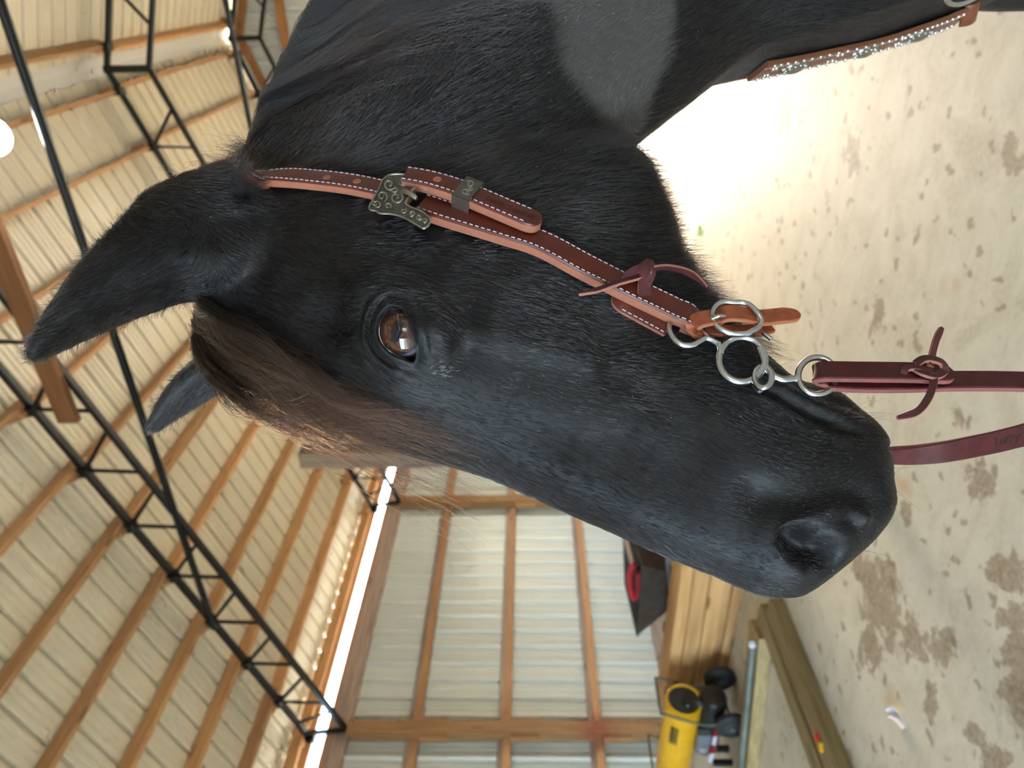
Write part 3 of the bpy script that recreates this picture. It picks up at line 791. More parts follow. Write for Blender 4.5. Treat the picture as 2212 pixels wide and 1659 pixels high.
# --- ears: a cupped leaf, thick enough to remesh
def ear(sd):
    base = np.array([0.000, 0.048, -0.026]) if sd > 0 else np.array([0.018, -0.052, 0.020])
    tip = np.array([-0.086, 0.098*sd, 0.120])
    ax = tip-base; L = np.linalg.norm(ax); ax /= L
    front = np.array([0.95, -0.30*sd, 0.35]); front -= ax*(front @ ax); front /= np.linalg.norm(front)   # the way the opening looks
    lat = np.cross(ax, front)
    rr = []
    for t in np.linspace(-0.30 if sd > 0 else -0.22, 1.0, 46):
        tc = max(t, 0.0)
        w = 0.0355*(np.interp(tc, [0, .2, .4, .65, .85, .95, 1.0], [1.12, 1.20, 1.14, 0.94, 0.64, 0.44, 0.20]))
        w *= 1.0 if sd > 0 else 0.66
        back = w*(np.interp(tc, [0, .15, .35, .7, 1], [2.3, 2.0, 1.45, 0.95, 0.6]) if sd > 0 else np.interp(tc, [0, .3, .7, 1], [1.15, 0.92, 0.80, 0.6]))
        c = base + ax*(L*t) - front*0.010*math.sin(math.pi*min(1.0, tc)) + front*0.012*tc**3
        ring = []
        for a in np.linspace(0, 2*math.pi, 36, endpoint=False):
            cx = math.cos(a); sx = math.sin(a)
            f = sx*back
            if sx > 0: f = w*np.interp(tc, [0, .10, .25, .8, 1.0], [0.90, 0.72, 0.42, 0.40, 0.4])*sx**0.6
            ring.append(HL(*(c + lat*cx*w + front*f)))
        rr.append(np.array(ring))
    return loft(rr)
verts = []; faces = []
for Vx, Fx in [(VH, FH), (VB, FB)] + LEGS + [ear(1), ear(-1)]:
    n0 = len(verts); verts += [tuple(v) for v in Vx]; faces += [tuple(i+n0 for i in f) for f in Fx]
raw = new_mesh('horse_raw', verts, faces)
bm = bmesh.new(); bm.from_mesh(raw); bmesh.ops.recalc_face_normals(bm, faces=bm.faces); bm.to_mesh(raw); bm.free()
tmp = bpy.data.objects.new('horse_raw', raw); COL.objects.link(tmp)
md = tmp.modifiers.new('r', 'REMESH'); md.mode = 'VOXEL'; md.voxel_size = 0.0055; md.use_smooth_shade = True
dg = bpy.context.evaluated_depsgraph_get()
body_me = bpy.data.meshes.new_from_object(tmp.evaluated_get(dg))
bpy.data.objects.remove(tmp); bpy.data.meshes.remove(raw)

def smooth_mesh(me, iters, weight):
    """Laplacian smoothing, weight per vertex"""
    n = len(me.vertices); co = np.empty(n*3); me.vertices.foreach_get('co', co); co = co.reshape(-1, 3)
    e = np.empty(len(me.edges)*2, dtype=np.int64); me.edges.foreach_get('vertices', e); e = e.reshape(-1, 2)
    deg = np.bincount(e.ravel(), minlength=n)[:, None].astype(float)
    w = weight(co)[:, None]
    for _ in range(iters):
        acc = np.zeros_like(co)
        for k in range(3):
            acc[:, k] = np.bincount(e[:, 0], co[e[:, 1], k], n) + np.bincount(e[:, 1], co[e[:, 0], k], n)
        co = co + w*0.6*(acc/np.maximum(deg, 1) - co)
    me.vertices.foreach_set('co', co.ravel()); me.update()
def w_smooth(co):
    q = to_head(co); w = np.full(len(co), 0.5)
    w = np.where(q[:, 0] > 0.10, 0.35, w)
    near_ear = np.linalg.norm(q - np.array([0.0, 0.05, -0.02]), axis=1) < 0.05
    return w
smooth_mesh(body_me, 5, w_smooth)

def refine(me, test):
    bm = bmesh.new(); bm.from_mesh(me)
    fs = [f for f in bm.faces if test(f.calc_center_median())]
    es = list({e for f in fs for e in f.edges})
    bmesh.ops.subdivide_edges(bm, edges=es, cuts=1, use_grid_fill=True, smooth=0.0)
    bm.to_mesh(me); bm.free(); me.update()
_hx, _hy, _hz, _ho = Vector(EX), Vector(EY), Vector(EZ), Vector(HO)
EYE = head_pt(858, 716, 0.088)
EYE_W = HL(*EYE)
NOS = head_pt(1770, 1150, 0.05)
def t_head(c):
    q = c - _ho; x = q.dot(_hx); y = q.dot(_hy)
    return y > -0.06 and x > 0.06 and x < 0.66
refine(body_me, t_head)
ew = Vector(EYE_W); nw = Vector(HL(*NOS))
refine(body_me, lambda c: (c-ew).length < 0.06 or (c-nw).length < 0.075)
refine(body_me, lambda c: (c-ew).length < 0.034)

n = len(body_me.vertices); co = np.empty(n*3); body_me.vertices.foreach_get('co', co); co = co.reshape(-1, 3)
def normals():
    nn = np.empty(len(body_me.vertices)*3); body_me.vertices.foreach_get('normal', nn); return nn.reshape(-1, 3)
def put():
    body_me.vertices.foreach_set('co', co.ravel()); body_me.update()
def seg_dist(q, A, B):
    d = B-A; L2 = d @ d; t = np.clip(((q-A) @ d)/L2, 0, 1)
    return np.linalg.norm(q - (A + t[:, None]*d), axis=1), t
def poly_dist(q, P):
    best = None
    for a, b in zip(P[:-1], P[1:]):
        d, t = seg_dist(q, a, b); best = d if best is None else np.minimum(best, d)
    return best
g = lambda d, s: np.exp(-0.5*(d/s)**2)
q = to_head(co); N = normals(); disp = np.zeros(n)
lat = np.abs(q[:, 1])
qs = q.copy(); qs[:, 1] = lat                                     # mirrored: both sides get the same face
def on(px, py, y): return head_pt(px, py, y)
# bony and soft forms of the face
def ridge(P, amp, s):
    global disp
    disp += amp*g(poly_dist(qs, P), s)
ridge([np.array([.215, .094, .000]), np.array([.26, .088, -.014]), np.array([.31, .076, -.022]), np.array([.365, .066, -.030])], .0055, .009)   # facial crest
ridge([np.array([.165, .098, .030]), np.array([.185, .096, .045]), np.array([.21, .088, .047])], .007, .011)        # brow bone
ridge([np.array([.175, .094, -.022]), np.array([.13, .088, -.045]), np.array([.085, .082, -.06])], .005, .012)       # cheekbone arch
disp += -.0130*g(np.linalg.norm((qs - np.array([.128, .080, .012]))*np.array([1, 1, 1.2]), axis=1), .017)            # hollow above the eye
disp += -.006*g(np.linalg.norm((qs - np.array([.405, .055, -.065]))*np.array([.6, 1, 1]), axis=1), .024)             # below the crest
disp += -.005*g(np.linalg.norm((qs - np.array([.40, .048, .030]))*np.array([.45, 1, 1]), axis=1), .020)              # beside the nasal bone
disp += .005*g(np.linalg.norm((qs - np.array([.45, .052, -.028]))*np.array([.7, 1, 1]), axis=1), .020)
ridge([np.array([.385, .060, -.165]), np.array([.33, .070, -.12]), np.array([.31, .074, -.07])], -.004, .012)        # front edge of the cheek muscle
disp += .004*g(np.linalg.norm((qs - np.array([.25, .080, -.13]))*np.array([.8, 1, .8]), axis=1), .050)
disp += .006*g(np.linalg.norm(qs - np.array([.548, .0, -.086]), axis=1), .018)                                       # chin
for P_, am, sg_ in (([(838, 604), (880, 612), (920, 640), (948, 685), (958, 735)], .0052, .0075), ([(850, 570), (915, 590), (970, 640), (1000, 700), (1000, 760)], -.0062, .0105),
                    ([(700, 700), (740, 660), (772, 640)], .004, .010), ([(770, 830), (820, 850), (880, 850), (930, 820)], -.004, .009),
                    ([(1290, 690), (1305, 750), (1325, 800)], -.0065, .0095), ([(1410, 850), (1450, 900), (1500, 930)], -.004, .011), ([(1150, 860), (1250, 880), (1360, 900), (1480, 950)], .003, .014),
                    ([(1560, 900), (1600, 960), (1640, 1010)], .003, .012)):
    ridge([np.array(on(x, y, 0.088 if x < 1010 else 0.066)) for x, y in P_], am, sg_)
co += N*disp[:, None]; put(); N = normals(); q = to_head(co); lat = np.abs(q[:, 1]); qs = q.copy(); qs[:, 1] = lat
disp = np.zeros(n)
# mouth line and lips
mouth = [on(1645, 838, .052), on(1700, 868, .050), on(1760, 905, .046), on(1830, 950, .038), on(1880, 976, .028), on(1912, 992, .010), np.array([.612, 0, -.036])]
mouth = [np.array(m) for m in mouth]
dm = poly_dist(qs, mouth)
disp += -.0150*g(dm, .0034) + .0035*g(np.abs(dm-.010), .006)*(qs[:, 0] > .46)
lip = [on(1700, 838, .046), on(1780, 880, .042), on(1850, 915, .034), on(1895, 942, .02)]
dl = poly_dist(qs, [np.array(m) for m in lip]); disp += .004*g(dl, .010)
# groove between lower lip and chin
chin = [on(1690, 800, .045), on(1770, 842, .040), on(1840, 878, .03)]
disp += -.004*g(poly_dist(qs, [np.array(m) for m in chin]), .006)
# nostril: comma shaped hollow with a swollen rim
rimA = [np.array(on(x, y, .052)) for x, y in ((1706, 1168), (1720, 1142), (1745, 1122), (1785, 1104), (1825, 1099), (1858, 1110))]
rimB = [np.array(on(x, y, .050)) for x, y in ((1704, 1180), (1712, 1204), (1738, 1222), (1775, 1236), (1800, 1240))]
hol = [np.array(on(x, y, .050)) for x, y in ((1722, 1172), (1742, 1192), (1768, 1206), (1790, 1204))]
hol2 = [np.array(on(x, y, .050)) for x, y in ((1735, 1150), (1775, 1128), (1820, 1122))]
dr = np.minimum(poly_dist(qs, rimA), poly_dist(qs, rimB))
disp += .0115*g(dr, .0058)
inw = np.zeros(n)
inw += .0230*g(poly_dist(qs, hol), .0085) + .0110*g(poly_dist(qs, hol2), .0055)
bumpc = np.array(on(1800, 1150, .048)); disp += .0040*g(np.linalg.norm((qs-bumpc), axis=1), .011)
sgn_y = np.sign(q[:, 1])[:, None]
co += inw[:, None]*(-(EY[None, :]*0.80*sgn_y + EZ[None, :]*0.35 + EX[None, :]*0.45))
behind = [np.array(on(x, y, .055)) for x, y in ((1640, 1075), (1720, 1072), (1800, 1062), (1850, 1075))]
disp += -.0095*g(poly_dist(qs, behind), .012)
co += N*disp[:, None]; put()
smooth_mesh(body_me, 3, lambda c: np.where(np.minimum(poly_dist(np.abs(to_head(c))*np.array([1, 1, 1]) if False else to_head(c)*np.array([1, 1, 1]), hol), 9) < .03, 0.7, 0.0))
body_me.vertices.foreach_get('co', _f := np.empty(n*3)); co = _f.reshape(-1, 3)
N = normals(); q = to_head(co); qs = q.copy(); qs[:, 1] = np.abs(q[:, 1])

# --- eye: a socket in the shape of the lid opening, lids around it
eye_n = EY*0.90 + EZ*0.40 - EX*0.12; eye_n /= np.linalg.norm(eye_n)
# find the skin at the eye
side = q[:, 1] > 0
i_eye = np.argmin(np.where(side, np.linalg.norm(np.cross(co - CAM, ray(857, 716)/np.linalg.norm(ray(857, 716))), axis=1) + 0.02*np.linalg.norm(co-CAM, axis=1), 9))
EYE_W = co[i_eye].copy()
EYE_R = 0.0235
EYE_C = EYE_W - eye_n*(EYE_R - 0.0045)
# lid opening traced in the photo, as directions around the eye
LID = [(886, 781), (868, 775), (848, 766), (828, 748), (818, 725), (818, 700), (825, 680), (836, 666), (850, 661), (866, 668), (880, 686), (890, 710), (893, 738), (891, 762)]
e1 = EX - eye_n*(EX @ eye_n); e1 /= np.linalg.norm(e1); e2 = np.cross(eye_n, e1)
if e2 @ EZ < 0: e2 = -e2
def eye_uv(P):
    d = np.asarray(P) - EYE_W; return np.stack([d @ e1, d @ e2], -1)
lid_uv = []
for x, y in LID:
    r = ray(x, y); t = ((EYE_W + eye_n*0.001 - CAM) @ eye_n)/(r @ eye_n); lid_uv.append(eye_uv(CAM + r*t))
lid_uv = catmull(np.array(lid_uv + lid_uv[:3]), 160)[10:-10]
def poly_sd(uv, P):
    """signed distance to a closed outline, negative inside"""
    A = P; B = np.roll(P, -1, 0); best = np.full(len(uv), 9.0); ins = np.zeros(len(uv), bool)
    for a, b in zip(A, B):
        d = b-a; t = np.clip(((uv-a) @ d)/(d @ d + 1e-12), 0, 1); best = np.minimum(best, np.linalg.norm(uv-(a+t[:, None]*d), axis=1))
        c = ((a[1] > uv[:, 1]) != (b[1] > uv[:, 1])) & (uv[:, 0] < (b[0]-a[0])*(uv[:, 1]-a[1])/(b[1]-a[1]+1e-12)+a[0]); ins ^= c
    return np.where(ins, -best, best)
for sgn in (1, -1):
    if sgn > 0: W0, nn, u1, u2 = EYE_W, eye_n, e1, e2
    else:
        mir = lambda v: v - 2*EY*(v @ EY)
        W0 = HO + mir(EYE_W - HO); nn = mir(eye_n); u1 = mir(e1); u2 = mir(e2)
    d3 = co - W0; near = np.linalg.norm(d3, axis=1) < 0.055
    idx = np.where(near)[0]; uv = np.stack([d3[idx] @ u1, d3[idx] @ u2], -1); hgt = d3[idx] @ nn
    sd = poly_sd(uv, lid_uv)
    C0 = W0 - nn*(EYE_R - 0.0045)
    ru = uv - np.array([(C0-W0) @ u1, (C0-W0) @ u2])
    sph = np.sqrt(np.maximum(EYE_R**2 - (ru**2).sum(1), 0)) - (EYE_R - 0.0045)      # height of the eyeball here
    inside = sd < 0
    tgt = np.where(inside, np.maximum(sph - 0.006 - 0.004*np.clip(-sd/0.006, 0, 1), -0.016), hgt)
    # lids rest on the ball and roll out from it
    lidh = np.where(sd >= 0, np.maximum(hgt, sph + 0.0022*g(sd, 0.004)) + 0.0020*g(sd-0.0015, 0.0022), tgt)
    crease = -0.0026*g(sd-0.0085, 0.0016) + 0.0018*g(sd-0.0125, 0.0028) - 0.0016*g(sd-0.018, 0.002)
    up_lid = np.clip(uv @ (np.array([-1.0, 0.1])/1.0)/0.01 + 0.9, 0.25, 1.0)
    newh = np.where(sd >= 0, lidh + crease*up_lid*(sd < .04), tgt)
    fade = np.clip((0.050 - np.linalg.norm(uv, axis=1))/0.02, 0, 1)
    co[idx] += nn[None, :]*((newh - hgt)*fade)[:, None]
put()

# --- surface tools on the finished body
from mathutils.bvhtree import BVHTree
body_me.calc_loop_triangles()
ntri = len(body_me.loop_triangles)
tri = np.empty(ntri*3, dtype=np.int32); body_me.loop_triangles.foreach_get('vertices', tri); tri = tri.reshape(-1, 3)
n = len(body_me.vertices); co = np.empty(n*3); body_me.vertices.foreach_get('co', co); co = co.reshape(-1, 3)
VN = normals()
bvh = BVHTree.FromPolygons([Vector(v) for v in co], tri.tolist())
def hit(px, py):
    """first body surface seen at a photo pixel: point, normal or None"""
    r = ray(px, py); p, nn, i, d = bvh.ray_cast(Vector(CAM), Vector(r))
    if p is None: return None
    nn = np.array(nn); nn = nn if nn @ r < 0 else -nn
    return np.array(p), nn

# --- materials of the animal
GREY = [hit(x, y)[0] for x, y in ((1330, 15), (1330, 90), (1345, 170), (1365, 245))]
GREY_R = [0.066, 0.062, 0.046, 0.026]
t = NT('black_coat_skin')
nz = t.noise(t.geo(scale=(1, 1, 1)), 60, 5)
dk = t.ramp(nz, [(0.3, (0.004, 0.004, 0.005)), (0.7, (0.011, 0.010, 0.011))])
ga = t.n.new('ShaderNodeAttribute'); ga.attribute_name = 'clipped'
dk = t.mix(ga.outputs['Fac'], dk, (0.070, 0.064, 0.062))
t.set(Base_Color=dk, Roughness=0.5)
t.b.inputs['Specular IOR Level'].default_value = 0.35
t.bump(nz, 0.2, 0.002)
M_SKIN = t.m
horse = empty('horse', BL(1.15, 0, FLOOR_H), label='black horse with a brown forelock and a grey clipped patch on its neck', cat='horse')
body_me.name = 'body'; body_me.materials.clear(); body_me.materials.append(M_SKIN)
body_me.polygons.foreach_set('use_smooth', [True]*len(body_me.polygons))
body = keep(obj('body', body_me), horse)
gv = np.zeros(n)
for cc, rad in zip(GREY, GREY_R): gv = np.maximum(gv, np.clip((rad - np.linalg.norm(co-cc, axis=1))/0.012 + 0.3, 0, 1))
gv *= ((to_head(co)[:, 1] > 0) & (-((co-HO) @ DH) > 0.10))
at_ = body_me.attributes.new('clipped', 'FLOAT', 'POINT'); at_.data.foreach_set('value', gv.astype(np.float32))

def hair_mat(name, melanin=None, color=None, rough=0.32, radial=0.35, red=0.3, rnd=0.25, rrough=0.2):
    m = bpy.data.materials.new(name); m.use_nodes = True; nt = m.node_tree
    for x in list(nt.nodes): nt.nodes.remove(x)
    o = nt.nodes.new('ShaderNodeOutputMaterial'); h = nt.nodes.new('ShaderNodeBsdfHairPrincipled')
    h.model = 'CHIANG'
    if melanin is not None:
        h.parametrization = 'MELANIN'; h.inputs['Melanin'].default_value = melanin; h.inputs['Melanin Redness'].default_value = red
    else:
        h.parametrization = 'COLOR'; h.inputs['Color'].default_value = (*color, 1)
    h.inputs['Roughness'].default_value = rough; h.inputs['Radial Roughness'].default_value = radial
    h.inputs['Random Roughness'].default_value = rrough
    if melanin is not None: h.inputs['Random Color'].default_value = rnd
    h.inputs['Coat'].default_value = 0.25
    nt.links.new(h.outputs[0], o.inputs[0]); return m
def hair_grad(name, root_c, mid_c, tip_c, rough=0.28, radial=0.4):
    """hair whose colour runs from root to tip and varies from strand to strand"""
    m = hair_mat(name, color=mid_c, rough=rough, radial=radial); nt = m.node_tree
    h = [x for x in nt.nodes if x.type == 'BSDF_HAIR_PRINCIPLED'][0]; h.inputs['Coat'].default_value = 0.0
    hi = nt.nodes.new('ShaderNodeHairInfo'); cr_ = nt.nodes.new('ShaderNodeValToRGB'); e = cr_.color_ramp.elements
    e[0].position, e[1].position = 0.30, 1.0; e[0].color = (*root_c, 1); e[1].color = (*tip_c, 1)
    k = e.new(0.62); k.color = (*mid_c, 1)
    nt.links.new(hi.outputs['Intercept'], cr_.inputs[0])
    mx = nt.nodes.new('ShaderNodeMixRGB'); mx.blend_type = 'MULTIPLY'; mx.inputs[0].default_value = 1.0
    c2 = nt.nodes.new('ShaderNodeValToRGB'); c2.color_ramp.elements[0].color = (0.25, 0.25, 0.25, 1); c2.color_ramp.elements[1].color = (1.7, 1.7, 1.7, 1)
    nt.links.new(hi.outputs['Random'], c2.inputs[0]); nt.links.new(cr_.outputs[0], mx.inputs[1]); nt.links.new(c2.outputs[0], mx.inputs[2])
    nt.links.new(mx.outputs[0], h.inputs['Color']); return m
def hair_obj(name, P, rad, mat, parent, **k):
    """P: (strands, points, 3) world; rad: root radius and tip factor"""
    K, m, _ = P.shape
    hc = bpy.data.hair_curves.new(name); hc.add_curves([m]*K)
    hc.attributes['position'].data.foreach_set('vector', np.ascontiguousarray(P, dtype=np.float32).ravel())
    ra = hc.attributes.get('radius') or hc.attributes.new('radius', 'FLOAT', 'POINT')
    prof = np.linspace(1.0, 0.25, m)[None, :]*np.asarray(rad, dtype=np.float32).reshape(-1, 1)*np.ones((K, 1))
    ra.data.foreach_set('value', np.ascontiguousarray(prof, dtype=np.float32).ravel())
    hc.materials.append(mat)
    o = obj(name, hc, None, None, **k)
    return keep(o, parent)

# --- eyes
t = NT('eye')
oc = t.n.new('ShaderNodeTexCoord'); sp = t.n.new('ShaderNodeSeparateXYZ'); t.l.new(oc.outputs['Object'], sp.inputs[0])
ex_, ey_ = t.math('DIVIDE', sp.outputs[0], EYE_R), t.math('DIVIDE', sp.outputs[1], EYE_R)
rr = t.math('SQRT', t.math('ADD', t.math('MULTIPLY', ex_, ex_), t.math('MULTIPLY', ey_, ey_)))
pu = t.math('SQRT', t.math('ADD', t.math('POWER', t.math('DIVIDE', ex_, 0.20), 2.0), t.math('POWER', t.math('DIVIDE', ey_, 0.42), 2.0)))
fib = t.noise(t.coord('Object'), 420, 2)
iris = t.ramp(fib, [(0.3, srgb(48, 24, 16)), (0.7, srgb(92, 52, 36))])
iris = t.mix(t.ramp(rr, [(0.60, 0.0), (0.76, 0.75)]), iris, srgb(44, 26, 24))
c = t.mix(t.ramp(rr, [(0.74, 0.0), (0.79, 1.0), (0.83, 1.0)]), iris, srgb(96, 98, 118))
c = t.mix(t.ramp(rr, [(0.83, 0.0), (0.87, 1.0)]), c, srgb(62, 36, 26))
zz = t.math('GREATER_THAN', sp.outputs[2], 0.0)
c = t.mix(t.ramp(pu, [(0.85, 1.0), (1.0, 0.0)]), c, (0.003, 0.004, 0.012))
t.set(Base_Color=c, Roughness=0.06)
t.b.inputs['Coat Weight'].default_value = 1.0; t.b.inputs['Coat Roughness'].default_value = 0.0; t.b.inputs['Specular IOR Level'].default_value = 0.5
M_EYE = t.m
pr = [(EYE_R*math.sin(a), EYE_R*math.cos(a)) for a in np.linspace(0.001, math.pi-0.001, 34)]
eye_me = MB().lathe(pr, (0, 0, 0), (0, 0, 1), 48).mesh('eye', True)
for p in eye_me.vertices: pass
eye_me.materials.append(M_EYE)
for sgn in (1, -1):
    C0, nn, u1 = (EYE_C, eye_n, e1) if sgn > 0 else (HO + mir(EYE_C-HO), mir(eye_n), mir(e1))
    gz = nn.copy() if sgn < 0 else (nn*0.80 + (CAM-EYE_C)/np.linalg.norm(CAM-EYE_C)*0.20); gz /= np.linalg.norm(gz)
    gx = u1 - gz*(u1 @ gz); gx /= np.linalg.norm(gx)
    o = obj('eye', eye_me); place(o, C0, gx, np.cross(gz, gx)); bpy.context.view_layer.update()
    keep(o, horse)

# wet rim of the lids
M_RIM = plain('lid_rim', (0.006, 0.006, 0.007), 0.12); M_RIM.node_tree.nodes['Principled BSDF'].inputs['Coat Weight'].default_value = 0.8
for sgn in (1, -1):
    C0, nn, u1, u2, W0 = (EYE_C, eye_n, e1, e2, EYE_W) if sgn > 0 else (HO + mir(EYE_C-HO), mir(eye_n), mir(e1), mir(e2), HO + mir(EYE_W-HO))
    pts = []
    for a_, b_ in lid_uv[::2]:
        hh = max(EYE_R**2 - (a_**2 + b_**2), 1e-6)**0.5
        pts.append(C0 + u1*a_ + u2*b_ + nn*(hh + 0.0004))
    part(MB().tube(pts, 0.0010, 8, closed=True), 'lid_rim', M_RIM, horse, True)

# --- hooves and tail
M_HOOF = plain('hoof_horn', (0.02, 0.018, 0.016), 0.4, var=0.3)
for s0, y0 in ((0.61, .145), (0.61, -.145), (1.79, .15), (1.79, -.15)):
    mb = MB(); prf = []
    for hh, r, sh in ((0.0, .066, -0.018), (0.012, .066, -0.016), (0.085, .047, 0.004), (0.10, .040, 0.008)):
        prf.append([BL(s0 + sh + r*1.12*math.cos(a), y0 + r*math.sin(a), FLOOR_H + hh) for a in np.linspace(0, 2*math.pi, 24, endpoint=False)])
    V, Fc = loft([np.array(p) for p in prf]); mb.add(V, Fc)
    part(mb, 'hoof', M_HOOF, horse, True)

# ================================================================== tack
TACK_BARE = []
def surf(px, py, off, ylat=0.066):
    hh = hit(px, py)
    if hh is None:
        return HL(*head_pt(px, py, ylat)), EY.copy()
    return hh[0] + hh[1]*off, hh[1]
def smooth_rows(A, it):
    A = A.copy()
    for _ in range(it): A[1:-1] = 0.5*A[1:-1] + 0.25*(A[:-2]+A[2:])
    return A
def leather(name, top, edge, rough=0.38):
    t = NT(name)
    nz = t.noise(t.geo(), 900, 4, 0.6); n2 = t.noise(t.geo(), 90, 4)
    c = t.ramp(n2, [(0.3, tuple(x*0.72 for x in top)), (0.7, tuple(min(1, x*1.25) for x in top))])
    t.set(Base_Color=c, Roughness=rough); t.bump(nz, 0.25, 0.0006)
    t.b.inputs['Coat Weight'].default_value = 0.12; t.b.inputs['Coat Roughness'].default_value = 0.35
    e = NT(name + '_edge')
    nz = e.noise(e.geo(), 1400, 4, 0.7)
    c = e.ramp(nz, [(0.3, tuple(x*0.62 for x in edge)), (0.62, edge), (0.8, tuple(min(1, x*1.35) for x in edge))])
    e.set(Base_Color=c, Roughness=0.85); e.bump(nz, 0.5, 0.001)
    return t.m, e.m
LEA = leather('bridle_leather', srgb(98, 36, 24), srgb(190, 120, 94))
LEA_R = leather('rein_leather', srgb(88, 30, 32), srgb(160, 92, 86), 0.26)
LEA_T = leather('curb_leather', srgb(176, 92, 58), srgb(196, 126, 88), 0.5)
LEA_L = leather('lace_leather', srgb(86, 34, 38), srgb(190, 124, 104), 0.5)
LEA_B = leather('breast_leather', srgb(122, 64, 38), srgb(140, 84, 56), 0.34)
M_CHROME = plain('brushed_steel', srgb(202, 203, 205), 0.24, 1.0)
M_SILV = plain('antique_silver', srgb(178, 174, 166), 0.36, 1.0, var=0.25)
M_PEWT = plain('dark_pewter', srgb(112, 107, 100), 0.46, 1.0, var=0.3)
M_THREAD = plain('thread', srgb(226, 216, 226), 0.7)

def ribbon_mesh(name, C, Nn, width, thick, mats, round_end=False, taper=None, bev=0.18):
    """band along points C with normals Nn; top face in mats[0], rims and back in mats[1]"""
    C = np.asarray(C); m = len(C)
    T = np.gradient(C, axis=0); T /= np.linalg.norm(T, axis=1)[:, None]
    Nn = Nn - T*(Nn*T).sum(1)[:, None]; Nn /= np.linalg.norm(Nn, axis=1)[:, None]
    Lt = np.cross(T, Nn)
    W = np.full(m, width/2.0) if not hasattr(width, '__len__') else np.asarray(width)/2.0
    Th = np.full(m, thick/2.0) if not hasattr(thick, '__len__') else np.asarray(thick)/2.0
    if taper is not None: W = W*taper
    b = bev
    V = []; prof = [(-1, -0.8), (-1, 1-2*b), (-1+b*0.55, 1.0), (1-b*0.55, 1.0), (1, 1-2*b), (1, -0.8), (0.96, -1), (-0.96, -1)]
    for i in range(m):
        for x, y in prof: V.append(C[i] + Lt[i]*x*W[i] + Nn[i]*y*Th[i])
    k = len(prof); Fc = []; mi = []
    for i in range(m-1):
        for j in range(k):
            Fc.append((i*k+j, (i+1)*k+j, (i+1)*k+(j+1) % k, i*k+(j+1) % k)); mi.append(0 if j in (1, 2, 3) else 1)
    Fc += [tuple(range(k)), tuple(range((m-1)*k+k-1, (m-1)*k-1, -1))]; mi += [1, 1]
    me = new_mesh(name, V, Fc)
    for mm in mats: me.materials.append(mm)
    bm = bmesh.new(); bm.from_mesh(me); bmesh.ops.recalc_face_normals(bm, faces=bm.faces); bm.to_mesh(me); bm.free()
    me.polygons.foreach_set('material_index', mi)
    me.polygons.foreach_set('use_smooth', [True]*len(mi))
    try: me.set_sharp_from_angle(angle=math.radians(40))
    except Exception: pass
    return me, (C, T, Nn, Lt, W, Th)
def on_skin(path, n, off, ylat=0.066, sm=14, tilt=0.0):
    """points and normals along a pixel path laid on the skin"""
    P = catmull(np.array(path, float), n); C = []; Nn = []
    for x, y in P:
        c, nn = surf(x, y, off, ylat); C.append(c); Nn.append(nn)
    C = smooth_rows(np.array(C), sm); Nn = smooth_rows(np.array(Nn), sm*2)
    Nn = Nn/np.linalg.norm(Nn, axis=1)[:, None] - EZ[None, :]*tilt
    return C, Nn/np.linalg.norm(Nn, axis=1)[:, None]
def round_taper(m, k, p=0.5):
    t = np.ones(m); t[-k:] = np.sqrt(np.clip(1-((np.arange(k)+1)/k)**2, 0.02, 1)); return t
def stitching(fr, parent, inset=0.80, gap=0.0052, ln=0.0032, r=0.00042, skip0=0.0, skip1=0.0, sides=(-1, 1)):
    C, T, Nn, Lt, W, Th = fr; mb = MB()
    s = np.concatenate([[0], np.cumsum(np.linalg.norm(np.diff(C, axis=0), axis=1))])
    for sd in sides:
        x = skip0
        while x < s[-1]-ln-skip1:
            ps = []
            for a in (x, x+ln/2, x+ln):
                i = min(int(np.searchsorted(s, a, side='right'))-1, len(C)-2); f = (a-s[i])/(s[i+1]-s[i]+1e-9)
                mixv = lambda A: A[i]*(1-f)+A[i+1]*f
                ps.append(mixv(C) + mixv(Lt)*sd*inset*(W[i]*(1-f)+W[i+1]*f) + mixv(Nn)*((Th[i]*(1-f)+Th[i+1]*f) + (0.0002 if a != x+ln/2 else 0.00045)))
            mb.tube(ps, r, 6); x += gap
    return mb

# ---- headstall
hs = empty('bridle_headstall', HL(0.15, 0.09, -0.09), label='stitched brown leather bridle headstall on the horse', cat='bridle')
def up(o, root=hs): return keep(o, root)
OFF = 0.0072
# the strap over the poll down to the buckle, going behind the ear at its upper end
path_crown = [(552, 403), (584, 399), (635, 396), (719, 404), (770, 411), (830, 424), (890, 440)]
C, Nn = on_skin(path_crown, 46, OFF, tilt=0.20)
# carry it over the poll to the far side
TACK_BARE.append((path_crown, 17))
pa = C[0]; pc = pa - 2*EY*((pa-HO) @ EY); sa_ = -((pa-HO) @ DH); ptop = BL(sa_ + 0.012, 0.0, np.interp(sa_ + 0.012, [r[0] for r in BODY], [r[1] for r in BODY]) + 0.01)
over = []; on_ = []
for p0 in catmull(np.array([pa, ptop, pc]), 26):
    loc_, nn_, _, _ = bvh.find_nearest(Vector(p0)); over.append(np.array(loc_) + np.array(nn_)*OFF); on_.append(np.array(nn_))
over[0] = pa; over = smooth_rows(np.array(over), 6)
Call = np.concatenate([over[::-1][:-1], C]); Nall = np.concatenate([np.array(on_)[::-1][:-1], Nn])
Call = smooth_rows(Call, 4); Nall = smooth_rows(Nall, 14)
me, fr = ribbon_mesh('crown_strap', Call, Nall, 0.0200, 0.0085, LEA)
cs = up(obj('crown_strap', me)); st_ = stitching(fr, None).build('stitching', M_THREAD, None, True, kind='stuff'); st_.parent = cs
# cheek strap from the buckle to the bit, folded round the bit ring
path_cheek = [(915, 457), (970, 475), (1027, 492), (1098, 514), (1168, 536), (1251, 580), (1336, 624), (1406, 657), (1452, 679)]
C, Nn = on_skin(path_cheek, 80, OFF, tilt=0.20)
